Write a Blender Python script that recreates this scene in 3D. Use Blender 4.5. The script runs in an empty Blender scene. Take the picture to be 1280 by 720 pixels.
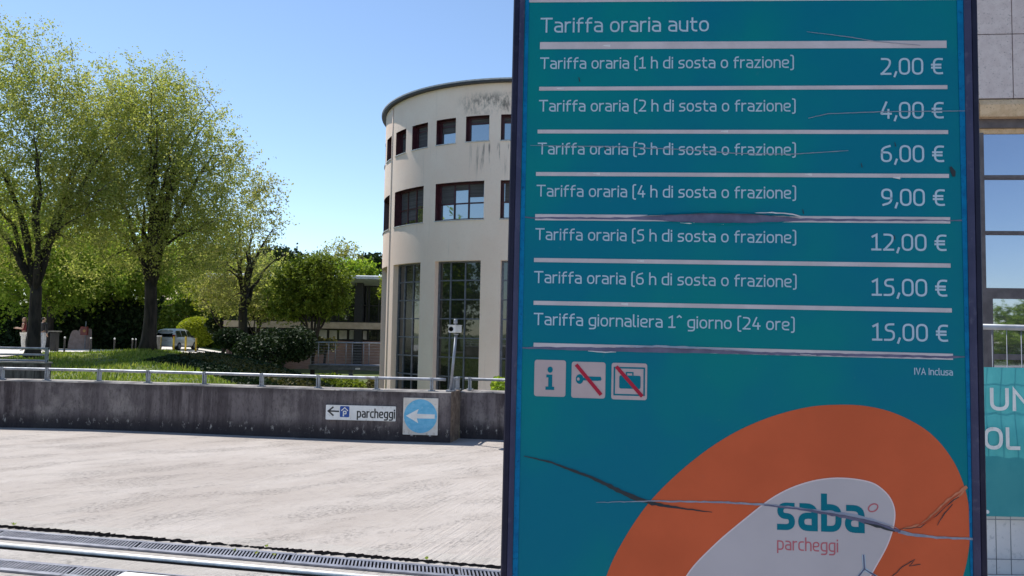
import bpy, bmesh, math, random
import numpy as np
from mathutils import Vector, Matrix
random.seed(7)
RNG = np.random.default_rng(11)
SC = bpy.context.scene
COL = SC.collection

# ------------------------------------------------------------------ camera, sky, sun, exposure
FPX = 960.0; PITCH = math.radians(3.4); ROLL = 0.018; EYE = 1.6
F = np.array([0, math.cos(PITCH), math.sin(PITCH)]); U0 = np.array([0, -math.sin(PITCH), math.cos(PITCH)]); R0 = np.array([1., 0, 0])
RC = math.cos(ROLL)*R0 + math.sin(ROLL)*U0
UC = -math.sin(ROLL)*R0 + math.cos(ROLL)*U0
CAMP = np.array([0, 0, EYE])
cam_data = bpy.data.cameras.new("camera")
cam_data.sensor_width = 36; cam_data.lens = 36*FPX/1280
cam_data.clip_start = 0.05; cam_data.clip_end = 3000
cam = bpy.data.objects.new("camera", cam_data); COL.objects.link(cam)
m = Matrix.Identity(4)
for i in range(3):
    m[i][0] = RC[i]; m[i][1] = UC[i]; m[i][2] = -F[i]; m[i][3] = CAMP[i]
cam.matrix_world = m
SC.camera = cam

SUN_AZ = math.radians(-50); SUN_EL = math.radians(58)      # azimuth measured from +Y towards +X
SDIR = Vector((math.sin(SUN_AZ)*math.cos(SUN_EL), math.cos(SUN_AZ)*math.cos(SUN_EL), math.sin(SUN_EL)))
world = bpy.data.worlds.new("World"); SC.world = world; world.use_nodes = True
nt = world.node_tree
sky = nt.nodes.new("ShaderNodeTexSky"); sky.sky_type = 'NISHITA'; sky.sun_disc = False
sky.sun_elevation = SUN_EL; sky.sun_rotation = SUN_AZ
sky.air_density = 1.0; sky.dust_density = 0.15; sky.ozone_density = 2.2; sky.altitude = 600
bgn = nt.nodes["Background"]; nt.links.new(sky.outputs[0], bgn.inputs[0]); bgn.inputs[1].default_value = 0.105
sl = bpy.data.lights.new("sun", 'SUN'); sl.energy = 3.6; sl.angle = math.radians(0.53); sl.color = (1.0, 0.95, 0.87)
so = bpy.data.objects.new("sun", sl); COL.objects.link(so)
so.rotation_euler = (-SDIR).to_track_quat('-Z', 'Y').to_euler(); so.location = (-30, 30, 60)
SC.view_settings.view_transform = 'Standard'; SC.view_settings.look = 'None'
SC.view_settings.exposure = 0.78; SC.view_settings.gamma = 1.0; SC.view_settings.use_curve_mapping = False

# ------------------------------------------------------------------ photo pixel -> world
def ray(x, y): return F + (x-640)/FPX*RC - (y-360)/FPX*UC
def at(x, y, Y):
    d = ray(x, y); return CAMP + d*(Y/d[1])
def gnd(x, y, z=0.0):
    d = ray(x, y); return CAMP + d*((z-EYE)/d[2])
def sstep(a, b, x):
    t = np.clip((x-a)/(b-a), 0, 1); return t*t*(3-2*t)

# ------------------------------------------------------------------ mesh builder
def wloc(o):
    v = Vector((0, 0, 0))
    while o is not None: v += o.location; o = o.parent
    return v
def tag(o, label=None, cat=None, group=None, kind=None):
    if label: o['label'] = label
    if cat: o['category'] = cat
    if group: o['group'] = group
    if kind: o['kind'] = kind
    return o
def empty(name, loc, label, cat, group=None):
    o = bpy.data.objects.new(name, None); COL.objects.link(o); o.location = tuple(loc)
    o.empty_display_size = 0.2
    return tag(o, label, cat, group)

class MB:
    def __init__(s): s.v = []; s.f = []; s.sm = []; s.mi = []
    def add(s, vs, fs, smooth=False, mi=0):
        b = len(s.v); s.v += [tuple(map(float, p)) for p in vs]
        for f in fs: s.f.append([b+i for i in f]); s.sm.append(smooth); s.mi.append(mi)
        return s
    def quad(s, a, b, c, d, mi=0): return s.add([a, b, c, d], [(0, 1, 2, 3)], mi=mi)
    def poly(s, pts, mi=0): return s.add(pts, [tuple(range(len(pts)))], mi=mi)
    def frame(s, o, ax, ay, az, mi=0):     # box: corner o and three edge vectors
        o, ax, ay, az = [np.asarray(q, float) for q in (o, ax, ay, az)]
        vs = [o, o+ax, o+ax+ay, o+ay, o+az, o+ax+az, o+ax+ay+az, o+ay+az]
        fs = [(0, 3, 2, 1), (4, 5, 6, 7), (0, 1, 5, 4), (1, 2, 6, 5), (2, 3, 7, 6), (3, 0, 4, 7)]
        if np.dot(np.cross(ax, ay), az) < 0: fs = [f[::-1] for f in fs]
        return s.add(vs, fs, mi=mi)
    def box(s, x0, x1, y0, y1, z0, z1, mi=0): return s.frame((x0, y0, z0), (x1-x0, 0, 0), (0, y1-y0, 0), (0, 0, z1-z0), mi)
    def bbox(s, x0, x1, y0, y1, z0, z1, b=0.01, mi=0):   # box with chamfered vertical edges and top
        pr = [(x0+b, y0), (x1-b, y0), (x1, y0+b), (x1, y1-b), (x1-b, y1), (x0+b, y1), (x0, y1-b), (x0, y0+b)]
        ci = lambda p: (min(max(p[0], x0+b), x1-b), min(max(p[1], y0+b), y1-b))
        L = [[(p[0], p[1], z0) for p in pr], [(p[0], p[1], z1-b) for p in pr], [(ci(p)[0]*.999+p[0]*.001, ci(p)[1]*.999+p[1]*.001, z1) for p in pr]]
        return s.loft(L, cap=True, mi=mi)
    def loft(s, rings, cap=False, closed=True, smooth=False, mi=0):
        n = len(rings[0]); vs = [p for r in rings for p in r]; fs = []
        for i in range(len(rings)-1):
            for j in range(n if closed else n-1):
                k = (j+1) % n
                fs.append((i*n+j, i*n+k, (i+1)*n+k, (i+1)*n+j))
        s.add(vs, fs, smooth, mi)
        if cap:
            b = len(s.v)-len(vs)
            s.f.append([b+j for j in range(n)][::-1]); s.sm.append(False); s.mi.append(mi)
            s.f.append([b+(len(rings)-1)*n+j for j in range(n)]); s.sm.append(False); s.mi.append(mi)
        return s
    def tube(s, pts, rad, n=8, cap=True, mi=0, smooth=True):
        pts = [np.asarray(p, float) for p in pts]
        if np.isscalar(rad): rad = [rad]*len(pts)
        rings = []; prev = None
        for i, p in enumerate(pts):
            t = pts[min(i+1, len(pts)-1)]-pts[max(i-1, 0)]; t = t/(np.linalg.norm(t)+1e-9)
            if prev is None:
                a = np.array([0, 0, 1.]) if abs(t[2]) < .9 else np.array([1., 0, 0])
            else: a = prev
            a = a-t*np.dot(a, t); a /= (np.linalg.norm(a)+1e-9); prev = a; b = np.cross(t, a)
            rings.append([p+rad[i]*(math.cos(2*math.pi*k/n)*a+math.sin(2*math.pi*k/n)*b) for k in range(n)])
        return s.loft(rings, cap=cap, smooth=smooth, mi=mi)
    def lathe(s, c, prof, n=16, mi=0, smooth=True):
        return s.loft([[(c[0]+r*math.cos(2*math.pi*k/n), c[1]+r*math.sin(2*math.pi*k/n), c[2]+z) for k in range(n)] for r, z in prof], cap=True, smooth=smooth, mi=mi)
    def prism(s, poly, z0, z1, mi=0):
        return s.loft([[(x, y, z0) for x, y in poly], [(x, y, z1) for x, y in poly]], cap=True, mi=mi)
    def build(s, name, mats, parent=None, loc=None):
        v = np.array(s.v, float)
        if parent is not None:
            off = np.array(wloc(parent)) if loc is None else np.array(loc); ol = (0, 0, 0)
            if loc is not None: ol = tuple(np.array(loc)-np.array(wloc(parent)))
        else:
            if loc is None:
                lo, hi = v.min(0), v.max(0); loc = ((lo[0]+hi[0])/2, (lo[1]+hi[1])/2, lo[2])
            off = np.array(loc); ol = tuple(loc)
        me = bpy.data.meshes.new(name); me.from_pydata([tuple(p) for p in v-off], [], s.f)
        for p, sm, mi in zip(me.polygons, s.sm, s.mi): p.use_smooth = sm; p.material_index = mi
        if not isinstance(mats, (list, tuple)): mats = [mats]
        for q in mats: me.materials.append(q)
        me.update()
        o = bpy.data.objects.new(name, me); COL.objects.link(o); o.location = ol
        if parent is not None: o.parent = parent
        return o

def copy_tree(o, parent=None):
    c = o.copy(); COL.objects.link(c)
    if parent is not None: c.parent = parent
    for ch in list(o.children): copy_tree(ch, c)
    return c

# ------------------------------------------------------------------ materials
def srgb(r, g, b):
    def l(c):
        c /= 255.0
        return c/12.92 if c <= .04045 else ((c+.055)/1.055)**2.4
    return (l(r), l(g), l(b))
def mk(name):
    mt = bpy.data.materials.new(name); mt.use_nodes = True
    return mt, mt.node_tree, mt.node_tree.nodes["Principled BSDF"]
def mix(nt, fac, a, b, mode='MIX'):
    n = nt.nodes.new("ShaderNodeMix"); n.data_type = 'RGBA'; n.blend_type = mode
    for sock, val in ((n.inputs[0], fac), (n.inputs[6], a), (n.inputs[7], b)):
        if isinstance(val, bpy.types.NodeSocket): nt.links.new(val, sock)
        elif isinstance(val, (int, float)): sock.default_value = val
        else: sock.default_value = (*val, 1)
    return n.outputs[2]
def noise(nt, scale, detail=6, rough=.6, stretch=None, rot=None, off=None):
    tc = nt.nodes.new("ShaderNodeTexCoord"); mp = nt.nodes.new("ShaderNodeMapping")
    nt.links.new(tc.outputs['Object'], mp.inputs[0])
    if rot:
        mp.vector_type = 'TEXTURE'; mp.inputs['Rotation'].default_value = rot
        if stretch: stretch = tuple(1/q for q in stretch)
    if stretch: mp.inputs['Scale'].default_value = stretch
    if off: mp.inputs['Location'].default_value = off
    n = nt.nodes.new("ShaderNodeTexNoise"); n.inputs['Scale'].default_value = scale; n.inputs['Detail'].default_value = detail; n.inputs['Roughness'].default_value = rough
    nt.links.new(mp.outputs[0], n.inputs['Vector'])
    return n.outputs['Fac']
def ramp(nt, fac, lo, hi, inv=False):
    n = nt.nodes.new("ShaderNodeMapRange"); n.interpolation_type = 'SMOOTHSTEP'
    n.inputs['From Min'].default_value = lo; n.inputs['From Max'].default_value = hi
    if inv: n.inputs['To Min'].default_value = 1; n.inputs['To Max'].default_value = 0
    nt.links.new(fac, n.inputs['Value']); return n.outputs[0]
def math_(nt, op, a, b=None):
    n = nt.nodes.new("ShaderNodeMath"); n.operation = op
    for s_, val in ((n.inputs[0], a), (n.inputs[1], b)):
        if val is None: continue
        if isinstance(val, bpy.types.NodeSocket): nt.links.new(val, s_)
        else: s_.default_value = val
    return n.outputs[0]
def bump(nt, bs, h, strength, dist=.01):
    n = nt.nodes.new("ShaderNodeBump"); n.inputs['Strength'].default_value = strength; n.inputs['Distance'].default_value = dist
    nt.links.new(h, n.inputs['Height']); nt.links.new(n.outputs[0], bs.inputs['Normal'])
def objxyz(nt):
    tc = nt.nodes.new("ShaderNodeTexCoord"); sp = nt.nodes.new("ShaderNodeSeparateXYZ"); nt.links.new(tc.outputs['Object'], sp.inputs[0]); return sp.outputs
def worldxyz(nt):
    tc = nt.nodes.new("ShaderNodeNewGeometry"); sp = nt.nodes.new("ShaderNodeSeparateXYZ"); nt.links.new(tc.outputs['Position'], sp.inputs[0]); return sp.outputs
def noisy(name, c1, c2, scale=4, rough=.7, metal=0, bmp=.0, stretch=None, lo=.35, hi=.65, c3=None, s3=30, spec=None, bdist=.01):
    mt, t, b = mk(name)
    n = noise(t, scale, stretch=stretch); c = mix(t, ramp(t, n, lo, hi), c1, c2)
    if c3 is not None:
        n3 = noise(t, s3, 4); c = mix(t, ramp(t, n3, .55, .75), c, c3)
    t.links.new(c, b.inputs['Base Color']); b.inputs['Roughness'].default_value = rough; b.inputs['Metallic'].default_value = metal
    if spec is not None: b.inputs['Specular IOR Level'].default_value = spec
    if bmp: bump(t, b, noise(t, scale*6, stretch=stretch), bmp, bdist)
    return mt
def plain(name, c, rough=.6, metal=0, spec=None, var=.12, sc=9):
    return noisy(name, tuple(x*(1-var) for x in c), tuple(min(1, x*(1+var)) for x in c), sc, rough, metal, spec=spec)
def leafmat(name, cols, trans=.45, gloss=.0):
    mt = bpy.data.materials.new(name); mt.use_nodes = True; t = mt.node_tree; t.nodes.clear()
    out = t.nodes.new("ShaderNodeOutputMaterial"); g = t.nodes.new("ShaderNodeNewGeometry")
    cr = t.nodes.new("ShaderNodeValToRGB"); e = cr.color_ramp.elements
    e[0].color = (*cols[0], 1); e[1].color = (*cols[-1], 1); e[1].position = 1
    for i, c in enumerate(cols[1:-1]):
        q = e.new((i+1)/(len(cols)-1)); q.color = (*c, 1)
    t.links.new(g.outputs['Random Per Island'], cr.inputs[0])
    n = noise(t, .6, 2); col = mix(t, ramp(t, n, .35, .7), cr.outputs[0], (.82, .9, .78), 'MULTIPLY')
    d = t.nodes.new("ShaderNodeBsdfPrincipled"); d.inputs['Roughness'].default_value = .62; d.inputs['Specular IOR Level'].default_value = .18
    tr = t.nodes.new("ShaderNodeBsdfTranslucent"); mx = t.nodes.new("ShaderNodeMixShader"); mx.inputs[0].default_value = trans
    t.links.new(col, d.inputs['Base Color'])
    tc = mix(t, 1.0, col, (1.3, 1.3, .75), 'MULTIPLY'); t.links.new(tc, tr.inputs[0])
    t.links.new(d.outputs[0], mx.inputs[1]); t.links.new(tr.outputs[0], mx.inputs[2]); t.links.new(mx.outputs[0], out.inputs[0])
    return mt

# concrete yard
def concrete_mat(name, ca, cb, cc):
    mt, t, b = mk(name)
    n1 = noise(t, .55, 7, .62, rot=(0, 0, .78), stretch=(.8, 1.6, 1)); n2 = noise(t, 9, 8, .7); n3 = noise(t, 70, 5, .7); n4 = noise(t, 2.6, 9, .75, stretch=(.9, 1.9, 1), rot=(0, 0, .78))
    c = mix(t, ramp(t, n1, .36, .66), ca, cb); c = mix(t, math_(t, 'MULTIPLY', ramp(t, n4, .5, .72), .4), c, cc)
    c = mix(t, math_(t, 'MULTIPLY', ramp(t, n2, .5, .72), .35), c, tuple(x*.72 for x in cc)); c = mix(t, math_(t, 'MULTIPLY', ramp(t, n3, .58, .76), .4), c, tuple(x*.5 for x in cc))
    c = mix(t, math_(t, 'MULTIPLY', ramp(t, noise(t, 3.2, 9, .8, stretch=(.6, 2.2, 1), rot=(0, 0, .7), off=(7, 3, 0)), .56, .68), .28), c, tuple(x*.62 for x in cc)); t.links.new(c, b.inputs['Base Color']); b.inputs['Roughness'].default_value = .9; b.inputs['Specular IOR Level'].default_value = .2
    pit = math_(t, 'MULTIPLY', ramp(t, noise(t, 38, 4, .7, stretch=(.6, 1.3, 1), rot=(0, 0, .78)), .52, .62), ramp(t, noise(t, 1.1, 5, .65, stretch=(.7, 2, 1), rot=(0, 0, .7), off=(1, 5, 0)), .46, .66)); c = mix(t, math_(t, 'MULTIPLY', pit, .34), c, tuple(x*.55 for x in cc)); t.links.new(c, b.inputs['Base Color'])
    br = noise(t, 1.0, 4, .6, stretch=(.8, 30, 1), rot=(0, 0, 1.25))
    xyz = objxyz(t); wm = ramp(t, noise(t, .5, 3, off=(3, 1, 0)), .4, .62)
    hsum = math_(t, 'ADD', math_(t, 'MULTIPLY', math_(t, 'MULTIPLY', br, wm), 2.2), math_(t, 'ADD', math_(t, 'MULTIPLY', pit, -1.2), math_(t, 'ADD', math_(t, 'MULTIPLY', n3, .9), math_(t, 'ADD', math_(t, 'MULTIPLY', n2, .9), math_(t, 'MULTIPLY', n4, 1.1)))))
    bump(t, b, hsum, .75, .016)
    return mt
M = {}
M['concrete'] = concrete_mat('yard_concrete', (.395, .352, .322), (.47, .428, .398), (.335, .297, .272))
M['apron'] = concrete_mat('apron_concrete', (.40, .37, .34), (.47, .435, .405), (.33, .30, .275))
def wall_mat():
    mt, t, b = mk('weathered_parapet_concrete')
    st = noise(t, 3.0, 8, .65, stretch=(2.6, 2.6, .22)); bl = noise(t, 1.3, 6, .7); fi = noise(t, 24, 6, .75, stretch=(1.6, 1.6, .5))
    z = objxyz(t)[2]
    c = mix(t, ramp(t, st, .36, .62), (.062, .05, .054), (.21, .18, .18))
    big = ramp(t, noise(t, .42, 5, .6, off=(3, 1, 2)), .4, .62); c = mix(t, math_(t, 'MULTIPLY', big, .65), c, (.15, .13, .132))
    c = mix(t, math_(t, 'MULTIPLY', ramp(t, bl, .5, .68), .75), c, (.30, .265, .25))
    c = mix(t, math_(t, 'MULTIPLY', ramp(t, fi, .48, .68), .6), c, (.045, .038, .038))
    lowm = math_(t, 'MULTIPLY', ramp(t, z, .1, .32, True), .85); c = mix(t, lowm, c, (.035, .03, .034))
    eff = math_(t, 'MULTIPLY', math_(t, 'MULTIPLY', ramp(t, z, .05, .12), ramp(t, z, .13, .26, True)), ramp(t, noise(t, 14, 5, .7, stretch=(1, 1, .6)), .56, .68))
    c = mix(t, eff, c, (.42, .39, .36))
    topm = math_(t, 'MULTIPLY', ramp(t, z, .60, .70), .6); c = mix(t, math_(t, 'MULTIPLY', topm, ramp(t, bl, .4, .6, True)), c, (.06, .05, .05))
    t.links.new(c, b.inputs['Base Color']); b.inputs['Roughness'].default_value = .95; b.inputs['Specular IOR Level'].default_value = .15
    bump(t, b, math_(t, 'ADD', st, fi), .5, .015)
    return mt
M['parapet'] = wall_mat()
M['cap'] = noisy('parapet_top_concrete', (.17, .155, .15), (.36, .335, .31), 3, .95, bmp=.4, c3=(.09, .08, .08), s3=14)
M['grass_ground'] = noisy('lawn_soil', (.07, .10, .03), (.13, .16, .05), .9, 1, c3=(.12, .11, .05), s3=3, bmp=.3)
M['plaza'] = noisy('plaza_paving', (.55, .51, .475), (.66, .615, .575), .8, .9)
M['asphalt'] = noisy('dark_apron', (.10, .095, .09), (.2, .19, .18), 6, .95, bmp=.3)
M['galv'] = noisy('galvanised_steel', (.24, .255, .29), (.38, .40, .44), 5, .5, .6, c3=(.22, .2, .2), s3=9)
M['greysteel'] = noisy('painted_grey_steel', (.22, .235, .27), (.34, .355, .39), 6, .5, .3)
M['steelbright'] = noisy('worn_bright_steel', (.62, .62, .61), (.78, .78, .77), 12, .5, .25)
M['gratesteel'] = noisy('grate_steel', (.17, .175, .21), (.27, .275, .315), 9, .5, .6)
M['black'] = plain('black_void', (.006, .006, .007), 1.0, spec=0)
M['darkiron'] = plain('dark_iron', (.02, .02, .022), .6)
M['white'] = noisy('white_paint', (.70, .70, .69), (.8, .8, .79), 10, .5, c3=(.55, .54, .52), s3=25)
M['bark'] = noisy('bark', (.017, .014, .012), (.055, .043, .035), 5, .95, bmp=.8, stretch=(1, 1, .25), bdist=.03)
M['barkpale'] = noisy('pale_bark', (.07, .058, .046), (.15, .125, .10), 5, .95, bmp=.6, stretch=(1, 1, .25), bdist=.03)
M['leaf_spring'] = leafmat('spring_leaves', [(.20, .245, .055), (.30, .335, .085), (.40, .41, .145), (.48, .46, .21), (.26, .29, .09)], .56)
M['leaf_green'] = leafmat('green_leaves', [(.13, .21, .026), (.20, .29, .036), (.29, .38, .055), (.36, .41, .08)], .55)
M['leaf_lime'] = leafmat('lime_leaves', [(.22, .28, .02), (.32, .37, .03), (.40, .42, .06)], .4)
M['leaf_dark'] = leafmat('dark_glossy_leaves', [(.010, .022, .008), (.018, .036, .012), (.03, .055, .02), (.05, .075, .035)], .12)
M['leaf_mid'] = leafmat('dense_leaves', [(.10, .15, .02), (.16, .21, .03), (.23, .27, .045)], .35)
M['leaf_olive'] = leafmat('olive_dry_leaves', [(.055, .055, .02), (.09, .09, .03), (.13, .115, .045)], .25)
M['leaf_bare'] = leafmat('budding_leaves', [(.25, .27, .09), (.34, .34, .13), (.32, .29, .15)], .5)
M['leaf_pine'] = leafmat('pine_needles', [(.018, .035, .012), (.03, .055, .02), (.045, .07, .025)], .15)
M['grass'] = leafmat('grass_blades', [(.13, .19, .03), (.19, .26, .045), (.27, .33, .07), (.33, .34, .11)], .4)

# ------------------------------------------------------------------ ground
def terr(X, Y):
    X = np.asarray(X, float); Y = np.asarray(Y, float)
    zl = np.interp(Y, [-1000, 12.6, 15, 22, 30, 37, 41, 46, 60, 90, 300, 1000], [-.15, -.15, 0, .02, .1, .3, .16, .05, -.2, -.2, 0, 0])
    u = X+.42*Y
    hump = .22*np.exp(-((u+1.9)/1.3)**2)*sstep(22, 28, Y)*(1-sstep(36, 44, Y))
    z = zl+hump-2.2*sstep(-.6, 7.5, u)*sstep(13.5, 20, Y)*(1-.5*sstep(45, 53, Y))*(1-sstep(60, 90, Y))
    return z
gx = np.concatenate([[-900, -500, -250, -140, -90], np.arange(-64, 40.1, 1.0), [60, 90, 140, 250, 500, 900]])
gy = np.concatenate([[-900, -400, -150, -60, -25], np.arange(-8, 92.1, 1.0), [110, 140, 200, 350, 600, 950]])
GX, GY = np.meshgrid(gx, gy); GZ = terr(GX, GY)
mb = MB(); nx = len(gx)
mb.add(np.stack([GX.ravel(), GY.ravel(), GZ.ravel()], 1), [(j*nx+i, j*nx+i+1, (j+1)*nx+i+1, (j+1)*nx+i) for j in range(len(gy)-1) for i in range(nx-1)], True)
tag(mb.build('ground', M['grass_ground'], loc=(0, 0, 0)), kind='structure')
WALLB = [(-16., 12.5), (-10, 12.2), (-7.95, 12.09), (-6.69, 12.05), (-5.35, 11.86), (-3.80, 11.62), (-2.31, 11.39), (-.86, 11.28)]
RET = (-.76, 11.76); BACKEND = (3.2, 11.15)
mb = MB(); mb.poly([(x, y+.1, 0) for x, y in WALLB]+[(RET[0], RET[1]+.1, 0), (3.2, 11.25, 0), (3.3, 12.6, 0), (30, 12.6, 0), (30, -40, 0), (-30, -40, 0), (-30, 12.9, 0)][::1])
tag(mb.build('pavement', M['concrete'], loc=(0, 0, 0)), kind='structure')
# plaza behind the trees
def strip_sheet(name, x_edges, ys, z_off, mt):
    b = MB(); nxx = 26; vs = []
    for Y, (xa, xb) in zip(ys, x_edges):
        for i in range(nxx):
            X = xa+(xb-xa)*i/(nxx-1); vs.append((X, Y, float(terr(X, Y))+z_off))
    b.add(vs, [(j*nxx+i, j*nxx+i+1, (j+1)*nxx+i+1, (j+1)*nxx+i) for j in range(len(ys)-1) for i in range(nxx-1)])
    return tag(b.build(name, mt, loc=(0, 0, 0)), kind='structure')
pys = np.arange(29, 70.1, 1.0)
pxr = np.interp(pys, [29, 36, 41, 45, 50, 56, 70], [-21.5, -21.8, -21.4, -20.6, -20.0, -20.5, -24])
strip_sheet('plaza_path', [(-50, x) for x in pxr], pys, .05, M['plaza'])

lys = np.arange(15, 41, 1.0)
def bounce_sheet():  # unseen pale sheet added to bounce light up onto the tower
    b = MB(); n_ = 30; vs = []
    for Y in lys:
        xa_ = 9.5-.42*Y
        for i in range(n_): X = xa_+(40-xa_)*(i/(n_-1))**1.5; vs.append((X, Y, float(terr(X, Y))+.05))
    b.add(vs, [(j*n_+i, j*n_+i+1, (j+1)*n_+i+1, (j+1)*n_+i) for j in range(len(lys)-1) for i in range(n_-1)]); return tag(b.build('tower_bounce_sheet', M['plaza'], loc=(0, 0, 0)), kind='structure')
bounce_sheet()
# apron with gate track, drains and crack (in front of the yard slab)
def gl(a, b, t): return np.array(a)+(np.array(b)-np.array(a))*t
ca, cb = gnd(0, 659), gnd(625, 710.5)
dv = (cb-ca)/np.linalg.norm(cb-ca); nv = np.array([dv[1], -dv[0], 0]);           # nv points towards the camera
if nv[1] > 0: nv = -nv
def ap(s, t, z=0.0): return ca+dv*s+nv*t+np.array([0, 0, z])     # s along the crack, t towards the camera
S0, S1 = -5.5, 9.0
mb = MB(); mb.quad(ap(S0, .0, .005), ap(S1, .0, .005), ap(S1, 1.55, .005), ap(S0, 1.55, .005))
tag(mb.build('apron_strip', M['apron'], loc=(0, 0, 0)), kind='structure')
mb = MB(); mb.quad(ap(S0, -.22, .0042), ap(S1, -.22, .0042), ap(S1, -.002, .0042), ap(S0, -.002, .0042))
tag(mb.build('slab_margin', M['apron'], loc=(0, 0, 0)), kind='structure')
mb = MB(); N = 700; up = []; dn = []
for i in range(N+1):
    s = S0+(S1-S0)*i/N; w = .030+.012*math.sin(s*2.1)*math.sin(s*.7+1)+random.uniform(-.018, .018)
    up.append(ap(s, -w+random.uniform(-.012, .008), .010)); dn.append(ap(s, w+random.uniform(-.012, .012), .010))
mb.add(up+dn, [(i, i+1, N+2+i, N+1+i) for i in range(N)])
tag(mb.build('joint_crack', M['black'], loc=(0, 0, 0)), kind='structure')
mb = MB(); mb.quad(ap(S0, .93, .009), ap(1.55, .93, .009), ap(1.15, 1.6, .009), ap(S0, 1.6, .009))
M['apron2'] = concrete_mat('grey_apron_patch', (.22, .205, .19), (.29, .27, .255), (.17, .16, .15))

# ------------------------------------------------------------------ parapet walls
def offs(pl, d):
    out = []
    for i, p in enumerate(pl):
        a = np.array(pl[max(i-1, 0)]); b = np.array(pl[min(i+1, len(pl)-1)]); t = (b-a)/np.linalg.norm(b-a)
        out.append((p[0]-t[1]*d, p[1]+t[0]*d))
    return out
WH = .735
def dens(pl, st=.25):
    out = [pl[0]]
    for a, b in zip(pl[:-1], pl[1:]):
        n = max(1, int(math.dist(a, b)/st))
        out += [(a[0]+(b[0]-a[0])*k/n, a[1]+(b[1]-a[1])*k/n) for k in range(1, n+1)]
    return out
def wall_run(pl, parent_label, h, ends=None):
    th = .30; pl = dens(pl); bk = offs(pl, th)
    pw = empty('parapet_wall', (pl[len(pl)//2][0], pl[len(pl)//2][1], 0), parent_label, 'wall')
    b = MB(); n = len(pl)
    fr = [[(x, y, z) for x, y in pl] for z in (-.1, .2, .45, h-.02)]
    b.loft(fr, closed=False)
    b.loft([[(x, y, h-.02) for x, y in bk], [(x, y, -.6) for x, y in bk]], closed=False)
    for k in (0, n-1): b.quad((*pl[k], -.1), (*bk[k], -.1), (*bk[k], h-.02), (*pl[k], h-.02))
    b.build('wall_body', M['parapet'], pw, loc=(*pl[len(pl)//2], 0))
    b = MB(); o1 = offs(pl, .0)
    jz = [RNG.uniform(-.008, .006) for _ in pl]
    b.loft([[(x, y, h-.018) for x, y in pl], [(x+RNG.uniform(-.004, .004), y+RNG.uniform(.004, .02), h+j) for (x, y), j in zip(pl, jz)], [(x, y, h+.004) for x, y in offs(pl, th*.97)], [(x, y, h-.018) for x, y in bk]], closed=False)
    b.build('wall_top', M['cap'], pw)
    return pw
wall_run(WALLB, 'long stained concrete parapet wall carrying two blue traffic signs', WH)
# return and back wall as the second wall
wall_run([(RET[0]+.005, RET[1]), (.8, 11.52), BACKEND], 'short stained concrete parapet wall set back beside the tariff totem', .715)
# right-hand end of the front wall (the recess face) is part of the first wall
pw0 = [o for o in bpy.data.objects if o.name == 'parapet_wall'][0]
M['parapet_end'] = noisy('rough_end_concrete', (.16, .115, .085), (.30, .235, .18), 7, .95, bmp=.9, c3=(.06, .05, .045), s3=9, bdist=.03)
mb = MB(); mb.loft([[(-.858, 11.283, z), (-.835, 11.36, z), (RET[0]+.003, RET[1]+.02, z), (RET[0]-.2, RET[1]+.05, z), (-.9, 11.5, z)] for z in (-.05, .3, .6, WH-.004)], cap=True)
mb.build('end_face', M['parapet_end'], pw0)

# ------------------------------------------------------------------ railings on the wall
def railing(pts, post_s, zc, label, lname='wall_railing'):
    r = empty(lname, (pts[0][0], pts[0][1], WH), label, 'railing')
    b = MB(); b.tube([(x, y, zc) for x, y in pts], .022, 10); b.build('rail', M['galv'], r)
    for (x, y, tx, ty) in post_s:
        b = MB(); t = np.array([tx, ty, 0]); n = np.array([-ty, tx, 0])
        p = np.array([x, y, WH-.02])
        for sgn in (-1, 1): b.frame(p+t*sgn*.014-n*.03-t*.008, t*.016, n*.06, (0, 0, zc-WH+.042))
        b.frame(p-t*.045-n*.05+np.array([0, 0, .018]), t*.09, n*.1, (0, 0, .012))
        b.build('post', M['galv'], r)
    return r
mid = offs(dens(WALLB, .1), .13)
def post_at(px, yg=478):
    best = min(range(1, len(mid)-1), key=lambda i: abs(640+FPX*((np.array([*mid[i], .85])-CAMP)@RC)/((np.array([*mid[i], .85])-CAMP)@F)-px))
    a, c = mid[best-1], mid[best+1]; L = math.dist(a, c)
    return (mid[best][0], mid[best][1], (c[0]-a[0])/L, (c[1]-a[1])/L)
pp = [post_at(x) for x in (-58, 3, 63, 125, 188.7, 254.5, 323.4, 394.4, 467.8, 543.6)]
railing([(x, y) for x, y in mid if x < -.93], pp, .905, 'long low tubular railing along the top of the front parapet wall')
railing([(-.865, 11.46), (-.80, 11.84)], [(-.858, 11.50, .17, .98), (-.805, 11.80, .17, .98)], .905, 'very short railing piece on the wall corner below the camera pole')
bp = offs([(-.72, 11.76), (.8, 11.52), (3.1, 11.17)], .13)
railing(bp, [(-.62, 11.87, .99, -.15), (.25, 11.74, .99, -.15), (1.1, 11.61, .99, -.15)], .89, 'low tubular railing on the set-back parapet wall beside the totem')

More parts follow.
